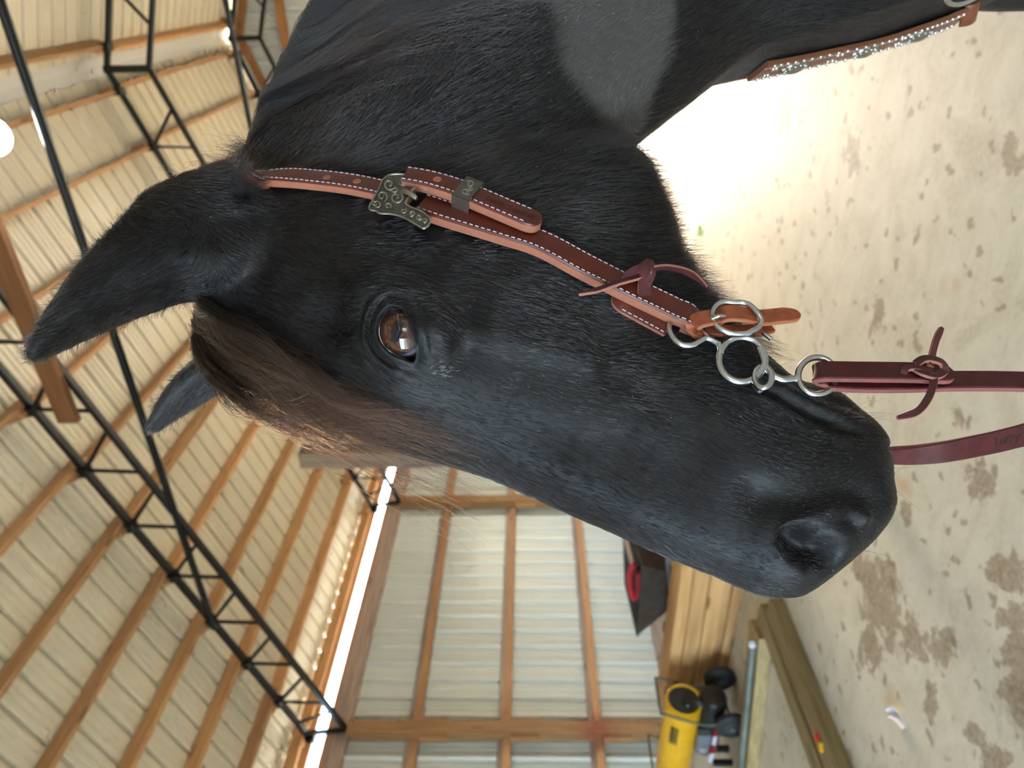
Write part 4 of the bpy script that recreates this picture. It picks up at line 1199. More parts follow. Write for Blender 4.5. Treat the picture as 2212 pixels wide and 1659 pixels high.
# the fold: lifts a little and turns round the ring
d = C[-1]-C[-4]; d /= np.linalg.norm(d)
fold = [C[-1] + d*0.010 + Nn[-1]*0.001, C[-1] + d*0.017 - Nn[-1]*0.003, C[-1] + d*0.018 - Nn[-1]*0.007, C[-1] + d*0.010 - Nn[-1]*0.0095]
fn_ = [Nn[-1], Nn[-1]*0.3 + d, d*1.0 - Nn[-1]*0.3, -Nn[-1] + d*0.2]
Cc = np.concatenate([C, catmull(np.array([C[-1]] + fold), 14)[1:]]); Nc = np.concatenate([Nn, catmull(np.array([Nn[-1]] + fn_), 14)[1:]])
me, fr = ribbon_mesh('cheek_strap', Cc, Nc, 0.0228, 0.0104, LEA)
ch = up(obj('cheek_strap', me)); st_ = stitching(fr, None, skip1=0.010).build('stitching', M_THREAD, None, True, kind='stuff'); st_.parent = ch
TACK_BARE.append((path_cheek, 22)); CHK = (C, Nn)
# doubled back layer under the lower end
path_back = [(1322, 640), (1360, 662), (1400, 684), (1440, 706)]
C, Nn = on_skin(path_back, 30, 0.0022)
me, fr = ribbon_mesh('strap_lining', C, Nn, 0.0205, 0.0045, LEA, taper=round_taper(30, 8)[::-1]); ln_ = up(obj('strap_lining', me))
st_ = stitching(fr, None, skip0=0.012, sides=(-1, 1)).build('stitching', M_THREAD, None, True, kind='stuff'); st_.parent = ln_
TACK_BARE.append((path_back, 20))
# billet end lying over the cheek strap, through the keeper
path_bil = [(884, 414), (922, 420), (962, 430), (1005, 444), (1058, 467), (1118, 493), (1163, 512)]
C, Nn = on_skin(path_bil, 60, OFF + 0.0096, tilt=0.20)
# follow the cheek strap's own normals
C = C + Nn*0.0
me, fr = ribbon_mesh('billet', C, Nn, 0.0205, 0.0096, LEA, taper=round_taper(60, 7))
bl = up(obj('billet', me)); st_ = stitching(fr, None, skip1=0.008).build('stitching', M_THREAD, None, True, kind='stuff'); st_.parent = bl
BIL = fr
for px, py in ((716, 403), (779, 411)):
    p0, n0 = surf(px, py, OFF + 0.0038); n0 = n0 - EZ*0.3; n0 /= np.linalg.norm(n0)
    part(MB().lathe([(0.0001, 0.0008), (0.0026, 0.0010), (0.0036, 0.0003), (0.0036, -0.0006)], p0, n0, 14), 'strap_hole', LEA[1], hs, True)
i = 17; part(MB().lathe([(0.0001, 0.0008), (0.0026, 0.0010), (0.0036, 0.0003), (0.0036, -0.0006)], BIL[0][i] + BIL[2][i]*0.0048, BIL[2][i], 14), 'strap_hole', LEA[1], hs, True)

# stamped lettering
def lettering(text, origin, ex, ey, size, mat, parent, name='stamped_lettering', depth=0.0002, bold=0.0):
    cu = bpy.data.curves.new('txt', 'FONT'); cu.body = text; cu.size = size; cu.extrude = depth; cu.align_x = 'CENTER'; cu.align_y = 'CENTER'; cu.shear = 0.25; cu.offset = bold; cu.resolution_u = 3
    o = bpy.data.objects.new('txt', cu); COL.objects.link(o)
    me = bpy.data.meshes.new_from_object(o.evaluated_get(bpy.context.evaluated_depsgraph_get())); bpy.data.objects.remove(o)
    me.materials.clear(); me.materials.append(mat)
    r = obj(name, me); place(r, origin, ex, ey); bpy.context.view_layer.update()
    return keep(r, parent)
M_STAMP = plain('stamp_dark', srgb(66, 22, 18), 0.5)
i = 46; Cb, Tb, Nb, Lb, Wb, Tk = BIL
eyv = Lb[i] if (Lb[i] @ _uu) > 0 else -Lb[i]
lettering('Lucky Leather', Cb[i] + Nb[i]*(0.0048+0.0001), Tb[i], np.cross(Nb[i], Tb[i]), 0.0078, M_STAMP, hs)
i = 55; part(MB().tube([Cb[i] + Nb[i]*0.0049 + 0.0030*(Tb[i]*math.cos(a) + Lb[i]*math.sin(a)) for a in np.linspace(0, 2*math.pi, 22, endpoint=False)], 0.0003, 5, closed=True), 'stamped_ring', M_STAMP, hs, True)
lettering('R', Cb[i] + Nb[i]*0.0049, Tb[i], np.cross(Nb[i], Tb[i]), 0.0042, M_STAMP, hs)

# ornate buckle: traced outline in the plane of the strap
R6 = lambda x, y: (760 + x*0.19892, 350 + y*0.19892)
pb, nb = surf(880, 432, OFF + 0.0095)
nb = smooth_rows(np.array([surf(x, y, 0)[1] for x, y in ((840, 420), (860, 425), (880, 432), (900, 440), (920, 446))]), 6)[2]; nb /= np.linalg.norm(nb)
def on_b(px, py, lift=0.0):
    r = ray(px, py); o = pb + nb*lift; return CAM + r*(((o-CAM) @ nb)/(r @ nb))
OUTL = [(330,200),(405,143),(520,130),(640,155),(780,205),(930,270),(1010,315),(870,302),(780,292),(700,262),(660,300),(640,345),(605,400),(585,452),(640,488),(720,520),(790,560),(850,625),(838,680),(805,712),(765,717),(690,675),(560,600),(430,565),(300,555),(270,530),(205,520),(190,480),(235,400),(285,310),(310,250)]
OUTP = [R6(*p) for p in OUTL]
def plate(name, poly, lift0, lift1, mat, parent):
    lo = [on_b(x, y, lift0) for x, y in poly]; hi = [on_b(x, y, lift1) for x, y in poly]; m = len(poly)
    mb = MB().add(lo + hi, [tuple(range(m)), tuple(range(2*m-1, m-1, -1))] + [(k, (k+1) % m, m+(k+1) % m, m+k) for k in range(m)])
    return part(mb, name, mat, parent)
bk = plate('buckle', OUTP, -0.0030, 0.0010, M_PEWT, hs)
def sub(mb, name, mat, par, smooth=True):
    o = mb.build(name, mat, None, smooth); o.parent = par; o.matrix_parent_inverse = par.matrix_parent_inverse.copy() if False else Matrix.Identity(4)
    o.matrix_parent_inverse = (Matrix.Translation(par.parent.location) if False else Matrix.Identity(4))
    return o
def sub_of(mb, name, mat, par, smooth=True):
    """sub-part in world coordinates under a part that itself sits in world coordinates"""
    o = mb.build(name, mat, None, smooth); o.parent = par
    return o
sub_of(MB().tube([on_b(*R6(x, y), 0.0012) for x, y in catmull(np.array(OUTL + OUTL[:1], float), 150)], 0.0009, 8), 'rim', M_SILV, bk)
def spiral(cx, cy, r0, turns, a0, sgn=1, lift=0.0016, rad=0.00075):
    pts = []
    for k in range(26):
        f = k/25.0; a = a0 + sgn*turns*2*math.pi*f; r = r0*(1-0.86*f); pts.append(on_b(*R6(cx + r*math.cos(a), cy + r*math.sin(a)), lift))
    return MB().tube(pts, [rad*(0.6+0.8*math.sin(math.pi*min(1, k/25.0*0.8+0.2))) for k in range(26)], 6)
for (cx, cy, r0, tu, a0, sg) in [(410, 245, 68, 1.3, 0.4, 1), (560, 205, 58, 1.2, 2.6, -1), (330, 375, 62, 1.3, 1.2, -1), (485, 385, 78, 1.35, 5.4, 1), (640, 215, 45, 1.1, 0.0, 1), (760, 255, 32, 1.1, 3.0, -1),
                                 (275, 470, 42, 1.2, 4.0, 1), (390, 480, 40, 1.1, 0.8, -1), (560, 530, 34, 1.1, 5.5, 1), (650, 560, 34, 1.1, 2.0, -1), (730, 600, 34, 1.2, 0.2, 1), (795, 635, 30, 1.3, 3.6, -1), (860, 280, 22, 1.0, 0.5, 1), (470, 300, 40, 1.0, 3.4, -1), (240, 440, 30, 1.0, 1.0, 1)]:
    sub_of(spiral(cx, cy, r0, tu, a0, sg), 'scroll', M_SILV, bk)
rb = np.random.default_rng(5); OP = np.array(OUTL, float); got = []
for _ in range(900):
    cx, cy = rb.uniform(190, 1000), rb.uniform(130, 715)
    if poly_sd(np.array([[cx, cy]]), OP)[0] > -24 or any((cx-a)**2 + (cy-b)**2 < 40**2 for a, b in got): continue
    got.append((cx, cy)); sub_of(spiral(cx, cy, rb.uniform(16, 30), rb.uniform(0.5, 1.0), rb.uniform(0, 6.3), rb.choice((-1, 1)), 0.0013, 0.0006), 'scroll', M_SILV, bk)
sub_of(MB().tube([on_b(*R6(x, y), l) for x, y, l in ((560, 318, .002), (600, 330, .005), (645, 352, .0062), (690, 385, .005), (694, 392, .002))], 0.0021, 12), 'tongue', M_SILV, bk)
sub_of(MB().tube([on_b(*R6(x, y), 0.0016) for x, y in ((705, 262), (655, 305), (640, 350), (605, 402), (585, 452))], 0.0012, 8), 'slot_edge', M_SILV, bk)
TACK_BARE.append(([(815, 440), (850, 425), (900, 445), (925, 475)], 42))

# keeper: a square metal loop round both straps
KF = [R6(*p) for p in ((1268, 345), (1452, 405), (1332, 598), (1137, 545))]
i0 = 26; kc = BIL[0][31]; kT = BIL[1][31]; kN = BIL[2][31]; kL = BIL[3][31]
kp = empty('dummy')
bpy.data.objects.remove(kp)
hw, hl, zt, zb_ = 0.0132, 0.0080, 0.0066, -0.0175
def kbox(l0, l1, z0, z1):
    return [kc + kT*a + kL*l + kN*z for a in (-hl, hl) for l in (l0, l1) for z in (z0, z1)]
def hexa(V): return MB().add(V, [(0,1,3,2),(4,6,7,5),(0,4,5,1),(2,3,7,6),(0,2,6,4),(1,5,7,3)])
kpo = part(hexa(kbox(-hw, hw, zt-0.0014, zt)), 'keeper', M_PEWT, hs)
for l0, l1 in ((-hw, -hw+0.0013), (hw-0.0013, hw)): sub_of(hexa(kbox(l0, l1, zb_, zt-0.0010)), 'side', M_SILV, kpo, False)
for (a, l, r0, a0, sg) in ((0.001, 0.005, .0038, 0.3, 1), (-0.001, -0.005, .0038, 3.4, 1), (0.002, 0.0, .0026, 1.5, -1)):
    pts = []
    for k in range(24):
        f = k/23.0; an = a0 + sg*2.5*math.pi*f; r = r0*(1-0.8*f); pts.append(kc + kT*(a + r*math.cos(an)) + kL*(l + r*math.sin(an)) + kN*(zt+0.0003))
    sub_of(MB().tube(pts, 0.0006, 6), 'scroll', M_SILV, kpo)
TACK_BARE.append(([(1012, 450), (1005, 505)], 22))

# leather lace tied round the lower end of the strap
def lace(name, pix, width, parent, off0, taper=None, ny=None, thick=0.0026, n=30, up_v=None):
    """flat lace through (x, y, height above the strap)"""
    P = catmull(np.array(pix, float), n); C = []; Nn = []
    for x, y, hgt in P:
        c, nn = surf(x, y, off0 + hgt); C.append(c); Nn.append(nn)
    C = smooth_rows(np.array(C), 3); Nn = smooth_rows(np.array(Nn), 20)
    if up_v is not None: Nn = Nn*0.4 + np.array(up_v)[None, :]
    me, fr = ribbon_mesh(name, C, Nn, width, thick, LEA_L, taper=taper)
    return keep(obj(name, me), parent)
tp = np.concatenate([np.ones(20), np.linspace(1, 0.15, 10)])
H1 = OFF + 0.004
dn_v = -_uu*1.0
lace('lace_tail', [(1372, 616, .006), (1340, 626, .006), (1300, 638, .006), (1265, 648, .007), (1240, 657, .007)], 0.0062, hs, H1, tp, up_v=_uu*0.6)
lace('lace_tail', [(1382, 606, .006), (1410, 602, .008), (1445, 609, .009), (1475, 625, .009), (1502, 647, .008)], 0.0066, hs, H1, tp, up_v=-_uu*1.2)
lace('lace_loop', [(1335, 625, .000), (1345, 612, .004), (1362, 606, .008), (1380, 607, .009), (1386, 618, .006), (1380, 632, .002)], 0.0068, hs, H1)
lace('lace_loop', [(1374, 652, .001), (1369, 632, .005), (1370, 612, .009), (1376, 598, .010), (1386, 600, .009), (1388, 615, .006), (1378, 625, .004)], 0.0066, hs, H1)
lace('lace_loop', [(1384, 650, .000), (1383, 634, .002), (1380, 620, .005)], 0.0060, hs, H1)
mk = MB(); kk = surf(1376, 606, H1+0.006)[0]
part(MB().tube([kk + _vv*0.0046*math.cos(a) - _uu*0.0050*math.sin(a) + (-_fw)*0.0018*math.cos(2*a) for a in np.linspace(0, 2*math.pi, 26, endpoint=False)], 0.0027, 10, closed=True), 'lace_knot', LEA_L[0], hs, True)

# ---- bit
ysk = max((to_head(hit(x, y)[0])[1] for x, y in ((1500, 735), (1560, 750), (1602, 830), (1650, 820), (1700, 830)) if hit(x, y) is not None))
YB = ysk + 0.0075
LPB = lambda x, y, dy=0.0: HL(*head_pt(x, y, YB + dy))
bit = empty('bit', LPB(1600, 777), label='brushed steel curb bit at the corner of the mouth', cat='bit')
def tub(name, pts, r, parent, mat=M_CHROME, closed=False, n=None, k=14):
    P = catmull(np.array(pts + (pts[:3] if closed else []), float), n or max(24, len(pts)*8))
    if closed:
        m = len(P); per = (m-1)/(len(pts)+2); P = P[int(per):int(per) + int(per*len(pts))]
    V = [LPB(*(p if len(p) == 3 else (*p, 0.0))) for p in P]
    return part(MB().tube(V, r, k, closed=closed), name, mat, parent, True)
ell = lambda cx, cy, rx, ry, dy=0.0, n=28: [(cx + rx*math.cos(a), cy + ry*math.sin(a), dy) for a in np.linspace(0, 2*math.pi, n, endpoint=False)]
def ring(name, cx, cy, rx, ry, r, parent, dy=0.0, tilt=(0, 0)):
    V = [LPB(x, y, dy + tilt[0]*math.cos(a) + tilt[1]*math.sin(a)) for (x, y, _), a in zip(ell(cx, cy, rx, ry, 0, 40), np.linspace(0, 2*math.pi, 40, endpoint=False))]
    return part(MB().tube(V, r, 14, closed=True), name, M_CHROME, parent, True)
# upper loop: passes through the fold of the cheek strap
tub('purchase_loop', [(1552, 744, 0), (1538, 735, 0), (1525, 731, 0), (1513, 737, 0), (1496, 746, 0), (1474, 745, 0), (1456, 733, 0), (1445, 714, -.001), (1447, 698, -.004), (1458, 684, -.007), (1476, 677, -.008), (1490, 680, -.006), (1503, 689, -.004), (1516, 706, -.002), (1525, 722, -.001), (1530, 731, 0)], 0.0027, bit, n=110)
ring('mouth_ring', 1602, 777, 50, 48, 0.0030, bit)
tub('shank', [(1551, 741, 0), (1555, 752, 0), (1556, 766, 0)], 0.0031, bit)
tub('shank', [(1641, 752, 0), (1649, 775, 0), (1654, 794, 0), (1668, 810, 0), (1690, 820, 0), (1712, 819, 0), (1724, 816, 0)], 0.0030, bit, n=50)
ring('rein_ring', 1765, 812, 41, 40, 0.0026, bit)
ring('hook_ring', 1648, 815, 19, 23, 0.0026, bit, dy=0.003, tilt=(0.002, 0.004))
part(MB().tube([LPB(1640, 838, -0.013), LPB(1642, 842, -0.018), HL(*(head_pt(1650, 835, 0.0)))], 0.0045, 14), 'mouthpiece', M_CHROME, bit, True)
tub('curb_hook', [(1646, 718, -.004), (1655, 724, -.003), (1666, 733, -.003)], 0.0018, bit)

# ---- curb strap with its own buckle, under the chin
cb = empty('curb_strap', LPB(1590, 695), label='tan leather curb strap with a small round buckle', cat='strap')
def band(name, pix, width, thick, mats, parent, tp=None, up_v=EY, n=40):
    P = catmull(np.array(pix, float), n); C = np.array([LPB(x, y, dy) for x, y, dy in P])
    Nn = np.tile(np.array(up_v, float), (n, 1))
    me, fr = ribbon_mesh(name, C, Nn, width, thick, mats, taper=tp); return keep(obj(name, me), parent), fr
upv = EY*1.0 + AX_R*0.35
band('lower_strap', [(1500, 712, -.004), (1530, 712, -.004), (1575, 716, -.005), (1625, 714, -.006), (1665, 706, -.010)], 0.0125, 0.0035, LEA_T, cb, up_v=upv)
band('strap_loop', [(1556, 684, .004), (1530, 687, .005), (1508, 693, .004), (1498, 703, .000), (1504, 714, -.004), (1520, 718, -.005)], 0.0155, 0.0040, LEA_T, cb, up_v=upv)
band('upper_strap', [(1545, 690, .001), (1556, 682, .004), (1575, 677, .0065), (1600, 678, .0065), (1625, 683, .004), (1645, 686, .002), (1670, 684, .001), (1700, 681, .000), (1727, 681, -.002)], 0.0160, 0.0040, LEA_T, cb, tp=round_taper(40, 6), up_v=upv)
band('keeper_loop', [(1632, 668, .004), (1640, 684, .0075), (1640, 700, .004)], 0.004, 0.002, LEA_T, cb, up_v=upv, n=14)
BKL = [(1585, 654, .006), (1566, 651, .006), (1549, 656, .006), (1539, 670, .006), (1537, 685, .006), (1543, 699, .006), (1557, 712, .006), (1577, 720, .006), (1598, 722, .006), (1610, 721, .006), (1622, 719, .006), (1638, 708, .006), (1647, 697, .006), (1643, 686, .007), (1633, 672, .008), (1620, 658, .007), (1603, 653, .006)]
Bp = np.array(BKL + BKL[:1]); sl = np.concatenate([[0], np.cumsum(np.linalg.norm(np.diff(Bp[:, :2], axis=0), axis=1))]); Bq = np.stack([np.interp(np.linspace(0, sl[-1], 90, endpoint=False), sl, Bp[:, k]) for k in range(3)], 1)
for _ in range(8): Bq = 0.5*Bq + 0.25*(np.roll(Bq, 1, 0) + np.roll(Bq, -1, 0))
part(MB().tube([LPB(*p) for p in Bq], 0.0024, 14, closed=True), 'buckle', M_CHROME, cb, True)
tub('buckle_tongue', [(1538, 687, .008), (1552, 683, .0105), (1564, 683, .009), (1566, 687, .006)], 0.0018, cb)
tub('ring_loop', [(1500, 690, -.002), (1492, 680, -.002), (1484, 676, -.004)], 0.0018, cb)

# ---- reins
def rein(name, pix, width, label, mats, n=60, up_v=None, tp=None, thick=0.0052):
    root = empty(name, HL(*head_pt(pix[0][0], pix[0][1], pix[0][2])), label=label, cat='rein', group='reins')
    P = catmull(np.array(pix, float), n); C = np.array([HL(*head_pt(x, y, yl)) for x, y, yl in P[:, :3]])
    Nn = np.array(up_v, float) if np.ndim(up_v) == 2 else np.tile(np.array(up_v, float), (n, 1))
    me, fr = ribbon_mesh('strap', C, Nn, width, thick, mats, taper=tp)
    o = keep(obj('strap', me), root)
    return root, fr
# near rein: the main strap runs straight down, its end is folded round the ring and tied
upr = EY*1.0 + AX_R*0.62
rn, fr = rein('rein', [(1782, 822, YB-.003), (1850, 826, YB-.003), (1950, 826, YB-.002), (2050, 823, YB), (2160, 823, YB), (2330, 827, YB+.002), (2700, 835, YB+.006)], 0.0200, 'burgundy leather rein tied with a lace at the bit', LEA_R, up_v=upr)
fo_pts = [(1790, 824, -.0045), (1772, 816, -.002), (1764, 808, .002), (1772, 803, .0055), (1800, 802, .0065), (1880, 803, .0062), (1960, 804, .006), (2010, 806, .0058), (2058, 808, .0055)]
P = catmull(np.array(fo_pts, float), 60); Cf = np.array([HL(*head_pt(x, y, YB + d_)) for x, y, d_ in P])
dwn = Cf[-1]-Cf[-6]; dwn /= np.linalg.norm(dwn)
upn = upr/np.linalg.norm(upr)
Nf = np.array([(-upn if i < 6 else (upn if i > 17 else -dwn*1.0 + upn*((i-11.5)/6.0))) for i in range(60)]); Nf = smooth_rows(Nf, 4)
me, _ = ribbon_mesh('folded_end', Cf, Nf, 0.0205, 0.0052, LEA_R, taper=round_taper(60, 5)); keep(obj('folded_end', me), rn)
def rlace(pix, width, tp=None, up_v=None, n=30, thick=0.0028):
    P = catmull(np.array(pix, float), n); C = np.array([HL(*head_pt(x, y, YB + d_)) for x, y, d_ in P])
    me, _ = ribbon_mesh('lace', C, np.tile(np.array(up_v if up_v is not None else upr, float), (n, 1)), width, thick, LEA_L, taper=tp); keep(obj('lace', me), rn)
rlace([(2010, 792, .013), (2014, 765, .012), (2022, 735, .012), (2034, 708, .013)], 0.0052, np.concatenate([np.ones(24), np.linspace(1, .6, 6)]), EY + AX_U*-0.5)
rlace([(2018, 806, .013), (2016, 830, .014), (2004, 862, .015), (1980, 890, .015), (1938, 903, .014)], 0.0056, np.concatenate([np.ones(24), np.linspace(1, .5, 6)]), EY + AX_U*0.5)
rlace([(1950, 810, .009), (1958, 796, .0115), (1978, 794, .0125), (2000, 800, .013), (2016, 806, .013)], 0.0056)
rlace([(1978, 786, .011), (1994, 776, .013), (2014, 776, .014), (2034, 784, .013), (2040, 800, .011), (2026, 812, .011)], 0.0066)
rlace([(1976, 796, .011), (1996, 806, .015), (2020, 812, .0135), (2034, 806, .012)], 0.0066)
# far rein, coming from behind the lips and twisting towards the viewer
YF = -0.058
pf = [(1800, 1010, YF), (1870, 1000, YF), (1915, 986, YF), (1975, 983, YF), (2040, 976, YF+.004), (2110, 963, YF+.008), (2170, 950, YF+.012), (2260, 925, YF+.02), (2500, 850, YF+.05)]
n_ = 70
ang = np.interp(np.linspace(0, 1, n_), [0, .3, .45, .62, 1], [1.15, 1.05, 0.72, 0.38, 0.2])
n_a = EY + AX_R*0.2; n_b = DH*1.0 + AX_U*0.15
NR = np.array([EY*math.cos(a) + (DH*0.9 + AX_U*0.2)*math.sin(a) for a in ang])
rf, frf = rein('rein', pf, 0.0200, 'burgundy leather rein coming from behind the lips, stamped with lettering', LEA_R, n=n_, up_v=NR)
s_px = project(frf[0])[:, 0]; i = int(np.argmin(abs(s_px-2176)))
exv = frf[1][i]; nnv = frf[2][i]; nnv = nnv if nnv @ (CAM-frf[0][i]) > 0 else -nnv
lettering('Lucky', frf[0][i] + nnv*0.0029, exv, np.cross(nnv, exv), 0.0098, M_STAMP, rf, bold=0.00035)

# ---- breast collar round the front of the chest
bc = empty('breast_collar', BL(0.36, 0.0, -0.70), label='studded tan leather breast collar across the chest', cat='breast collar')
def chest_pt(px, py, y):
    r = ray(px, py); t = (y - (CAM-HO) @ EY)/(r @ EY); return CAM + r*t
def chest_surf(px, py, y, off):
    p0 = chest_pt(px, py, y); l, nn, _, _ = bvh.find_nearest(Vector(p0)); l, nn = np.array(l), np.array(nn)
    if nn @ (CAM-l) < 0 and False: nn = -nn
    return l + nn*off, nn
pth = [(1612, 118, -.075), (1650, 114, -.060), (1705, 108, -.045), (1775, 101, -.030), (1855, 83, -.015), (1935, 58, -.004), (2005, 32, .004), (2060, 10, .010)]
P = catmull(np.array([(1632, 143), (1700, 130), (1790, 110), (1886, 89), (1960, 66), (2015, 48), (2072, 24)], float), 60); C = []; Nn = []
for x, y in P:
    hh = hit(x, y)
    if hh is not None: C.append(hh[0] + hh[1]*0.007); Nn.append(hh[1])
C, Nn = np.array(C), np.array(Nn)
si = np.linspace(0, len(C)-1, 60); C = np.stack([np.interp(si, np.arange(len(C)), C[:, k]) for k in range(3)], 1); Nn = np.stack([np.interp(si, np.arange(len(Nn)), Nn[:, k]) for k in range(3)], 1)
C = smooth_rows(np.array(C), 12); Nn = smooth_rows(np.array(Nn), 24)
me, frb = ribbon_mesh('strap', C, Nn, 0.040, 0.006, LEA_B); bs_ = keep(obj('strap', me), bc)
st_ = stitching(frb, None, inset=0.62, gap=0.006, ln=0.0036, r=0.0005).build('stitching', M_THREAD, None, True, kind='stuff'); st_.parent = bs_
M_STUD = plain('bright_stud', srgb(220, 218, 212), 0.18, 1.0)
stud_me = MB().lathe([(0.0026, 0), (0.0024, 0.0012), (0.0014, 0.0021), (0.0001, 0.0024)], (0, 0, 0), (0, 0, 1), 12).mesh('stud', True); stud_me.materials.append(M_STUD)
def put_on(me, name, i, l, lift, parent, sc=1.0):
    o = obj(name, me); nn = frb[2][i]; place(o, frb[0][i] + frb[3][i]*l + nn*(0.003+lift), frb[1][i], np.cross(nn, frb[1][i])); bpy.context.view_layer.update(); return keep(o, parent)
for i in range(3, 58, 2): 
    for l in (-0.0165, 0.0165): put_on(stud_me, 'stud', i, l, 0.0, bc)
for i0_ in (8, 24, 40):
    for dx in (-4, -3, 3, 4):
        put_on(stud_me, 'stud', i0_ + dx, -0.008, 0.0, bc); put_on(stud_me, 'stud', i0_ + dx, 0.008, 0.0, bc)
V = []
for r, z in ((1.0, 0), (0.96, 0.002), (0.80, 0.0030), (0.45, 0.0060), (0.12, 0.0075), (0.01, 0.0076)):
    for k in range(28):
        a = 2*math.pi*k/28; ed = 1.0 + (0.05*math.cos(14*a) if r > 0.9 else 0); V.append((0.0185*r*ed*math.cos(a), 0.0135*r*ed*math.sin(a), z))
con_me = MB().add(V, [(i*28+k, i*28+(k+1) % 28, (i+1)*28+(k+1) % 28, (i+1)*28+k) for i in range(5) for k in range(28)] + [tuple(range(140, 168))]).mesh('concho', True); con_me.materials.append(M_SILV)
bead_me = MB().lathe([(0.0017, 0), (0.0014, 0.0010), (0.0001, 0.0016)], (0, 0, 0), (0, 0, 1), 10).mesh('bead', True); bead_me.materials.append(M_STUD)
for i in (11, 27, 43):
    cn = put_on(con_me, 'concho', i, 0.0, 0.0, bc)
    for k in range(12):
        a = 2*math.pi*k/12; b = obj('bead', bead_me); b.parent = cn; b.location = (0.0145*math.cos(a), 0.0102*math.sin(a), 0.003)
# centre ring and the loops of leather round it
rc, rn_ = chest_surf(2088, 0, 0.014, 0.012)
tn = frb[1][-1]; ln2 = np.cross(rn_, tn)
part(MB().tube([rc + tn*(0.026 + 0.030*math.cos(a)) + ln2*0.028*math.sin(a) for a in np.linspace(0, 2*math.pi, 36, endpoint=False)], 0.0032, 12, closed=True), 'ring', M_CHROME, bc, True)
lp = [frb[0][-1], frb[0][-1] + tn*0.010 + rn_*0.004, frb[0][-1] + tn*0.018 + rn_*0.001, frb[0][-1] + tn*0.016 - rn_*0.006]
P = catmull(np.array(lp), 16); me, _ = ribbon_mesh('ring_loop', P, np.array([rn_*math.cos(a) + tn*math.sin(a) for a in np.linspace(0, 2.2, 16)]), 0.030, 0.005, LEA_B); keep(obj('ring_loop', me), bc)
# the strap on the near side, rising from the ring across the shoulder
pn = []
for a in np.linspace(0, 1, 44):
    p0 = BL(0.37 + 0.45*a, 0.03 + 0.30*math.sin(math.pi*min(a*1.05, 1.0)), -0.80 + 0.49*a); l, nn, _, _ = bvh.find_nearest(Vector(p0)); pn.append((np.array(l) + np.array(nn)*0.007, np.array(nn)))
C = smooth_rows(np.array([p for p, _ in pn]), 6); Nn = smooth_rows(np.array([q_ for _, q_ in pn]), 10)
me, frn = ribbon_mesh('strap', C, Nn, 0.040, 0.006, LEA_B); keep(obj('strap', me), bc)
# tie-down strap from the ring between the forelegs
pn = []
for a in np.linspace(0.03, 1, 30):
    p0 = BL(0.40 + 0.30*a, 0.012, -0.86 - 0.26*a); l, nn, _, _ = bvh.find_nearest(Vector(p0)); pn.append((np.array(l) + np.array(nn)*0.007, np.array(nn)))
C = smooth_rows(np.array([p for p, _ in pn]), 6); Nn = smooth_rows(np.array([q_ for _, q_ in pn]), 10)
me, frn = ribbon_mesh('strap', C, Nn, 0.030, 0.005, LEA_B); keep(obj('strap', me), bc)

# ------------------------------------------------------------------ coat, mane, forelock
# places left bare for the tack: pixel polylines with half widths, filled by the tack builder before the coat is grown
A3 = co[tri]; cen = A3.mean(1); fn = np.cross(A3[:, 1]-A3[:, 0], A3[:, 2]-A3[:, 0]); ar = 0.5*np.linalg.norm(fn, axis=1)
fn /= (2*ar[:, None]+1e-12)
qc = to_head(cen); sb = -((cen-HO) @ DH); hb_ = (cen-HO)[:, 2]
view = ((CAM-cen)/np.linalg.norm(CAM-cen, axis=1)[:, None]*fn).sum(1)
front_zone = sb < 0.62
wgt = np.where(front_zone, np.where(view > -0.15, 1.0, 0.30), 0.10)
wgt = np.where(hb_ < -1.25, 0.05, wgt)
dist_c = np.linalg.norm(cen-CAM, axis=1)
p = ar*wgt; p /= p.sum()
NF = 330000
pick = rng.choice(len(tri), NF, p=p)
u = rng.random((NF, 2)); fl = u.sum(1) > 1; u[fl] = 1-u[fl]
T = A3[pick]
root = T[:, 0] + (T[:, 1]-T[:, 0])*u[:, :1] + (T[:, 2]-T[:, 0])*u[:, 1:]
nv = VN[tri[pick]].mean(1); nv /= np.linalg.norm(nv, axis=1)[:, None]
q = to_head(root); s_b = -((root-HO) @ DH); h_b = (root-HO)[:, 2]
# where the coat must not grow
uv = np.stack([(root-EYE_W) @ e1, (root-EYE_W) @ e2], -1)
bare = np.zeros(NF, bool)
ne = np.where(np.linalg.norm(root-EYE_W, axis=1) < 0.06)[0]
bare[ne] = poly_sd(uv[ne], lid_uv) < 0.0035
PX = project(root)
facing = ((CAM-root)*nv).sum(1) > 0
for line, hw in TACK_BARE:
    L = np.array(line, float); d = np.full(NF, 1e9)
    for a, b in zip(L[:-1], L[1:]):
        v = b-a; tt = np.clip(((PX[:, :2]-a) @ v)/(v @ v), 0, 1); d = np.minimum(d, np.linalg.norm(PX[:, :2]-(a+tt[:, None]*v), axis=1))
    bare |= (d < hw) & facing & (s_b < 0.3)
bare |= h_b < FLOOR_H + 0.10
bare |= (poly_dist(np.stack([q[:, 0], np.abs(q[:, 1]), q[:, 2]], 1), mouth) < 0.0045)
bare |= (poly_dist(np.stack([q[:, 0], np.abs(q[:, 1]), q[:, 2]], 1), hol) < 0.010)
# direction the coat lies in
w_neck = np.clip((s_b - 0.10)/0.10, 0, 1)*np.clip((0.34-q[:, 0])/0.10 + 0.0, 0, 1)
jaw = np.clip((-q[:, 2]-0.02)/0.16, 0, 1)
flow_h = EX[None, :]*1.0 - EZ[None, :]*(0.75*jaw)[:, None] + EY[None, :]*0.0
flow_b = -AX_U[None, :]*0.85 - DH[None, :]*0.55
flow = flow_h*(1-w_neck[:, None]) + flow_b*w_neck[:, None]
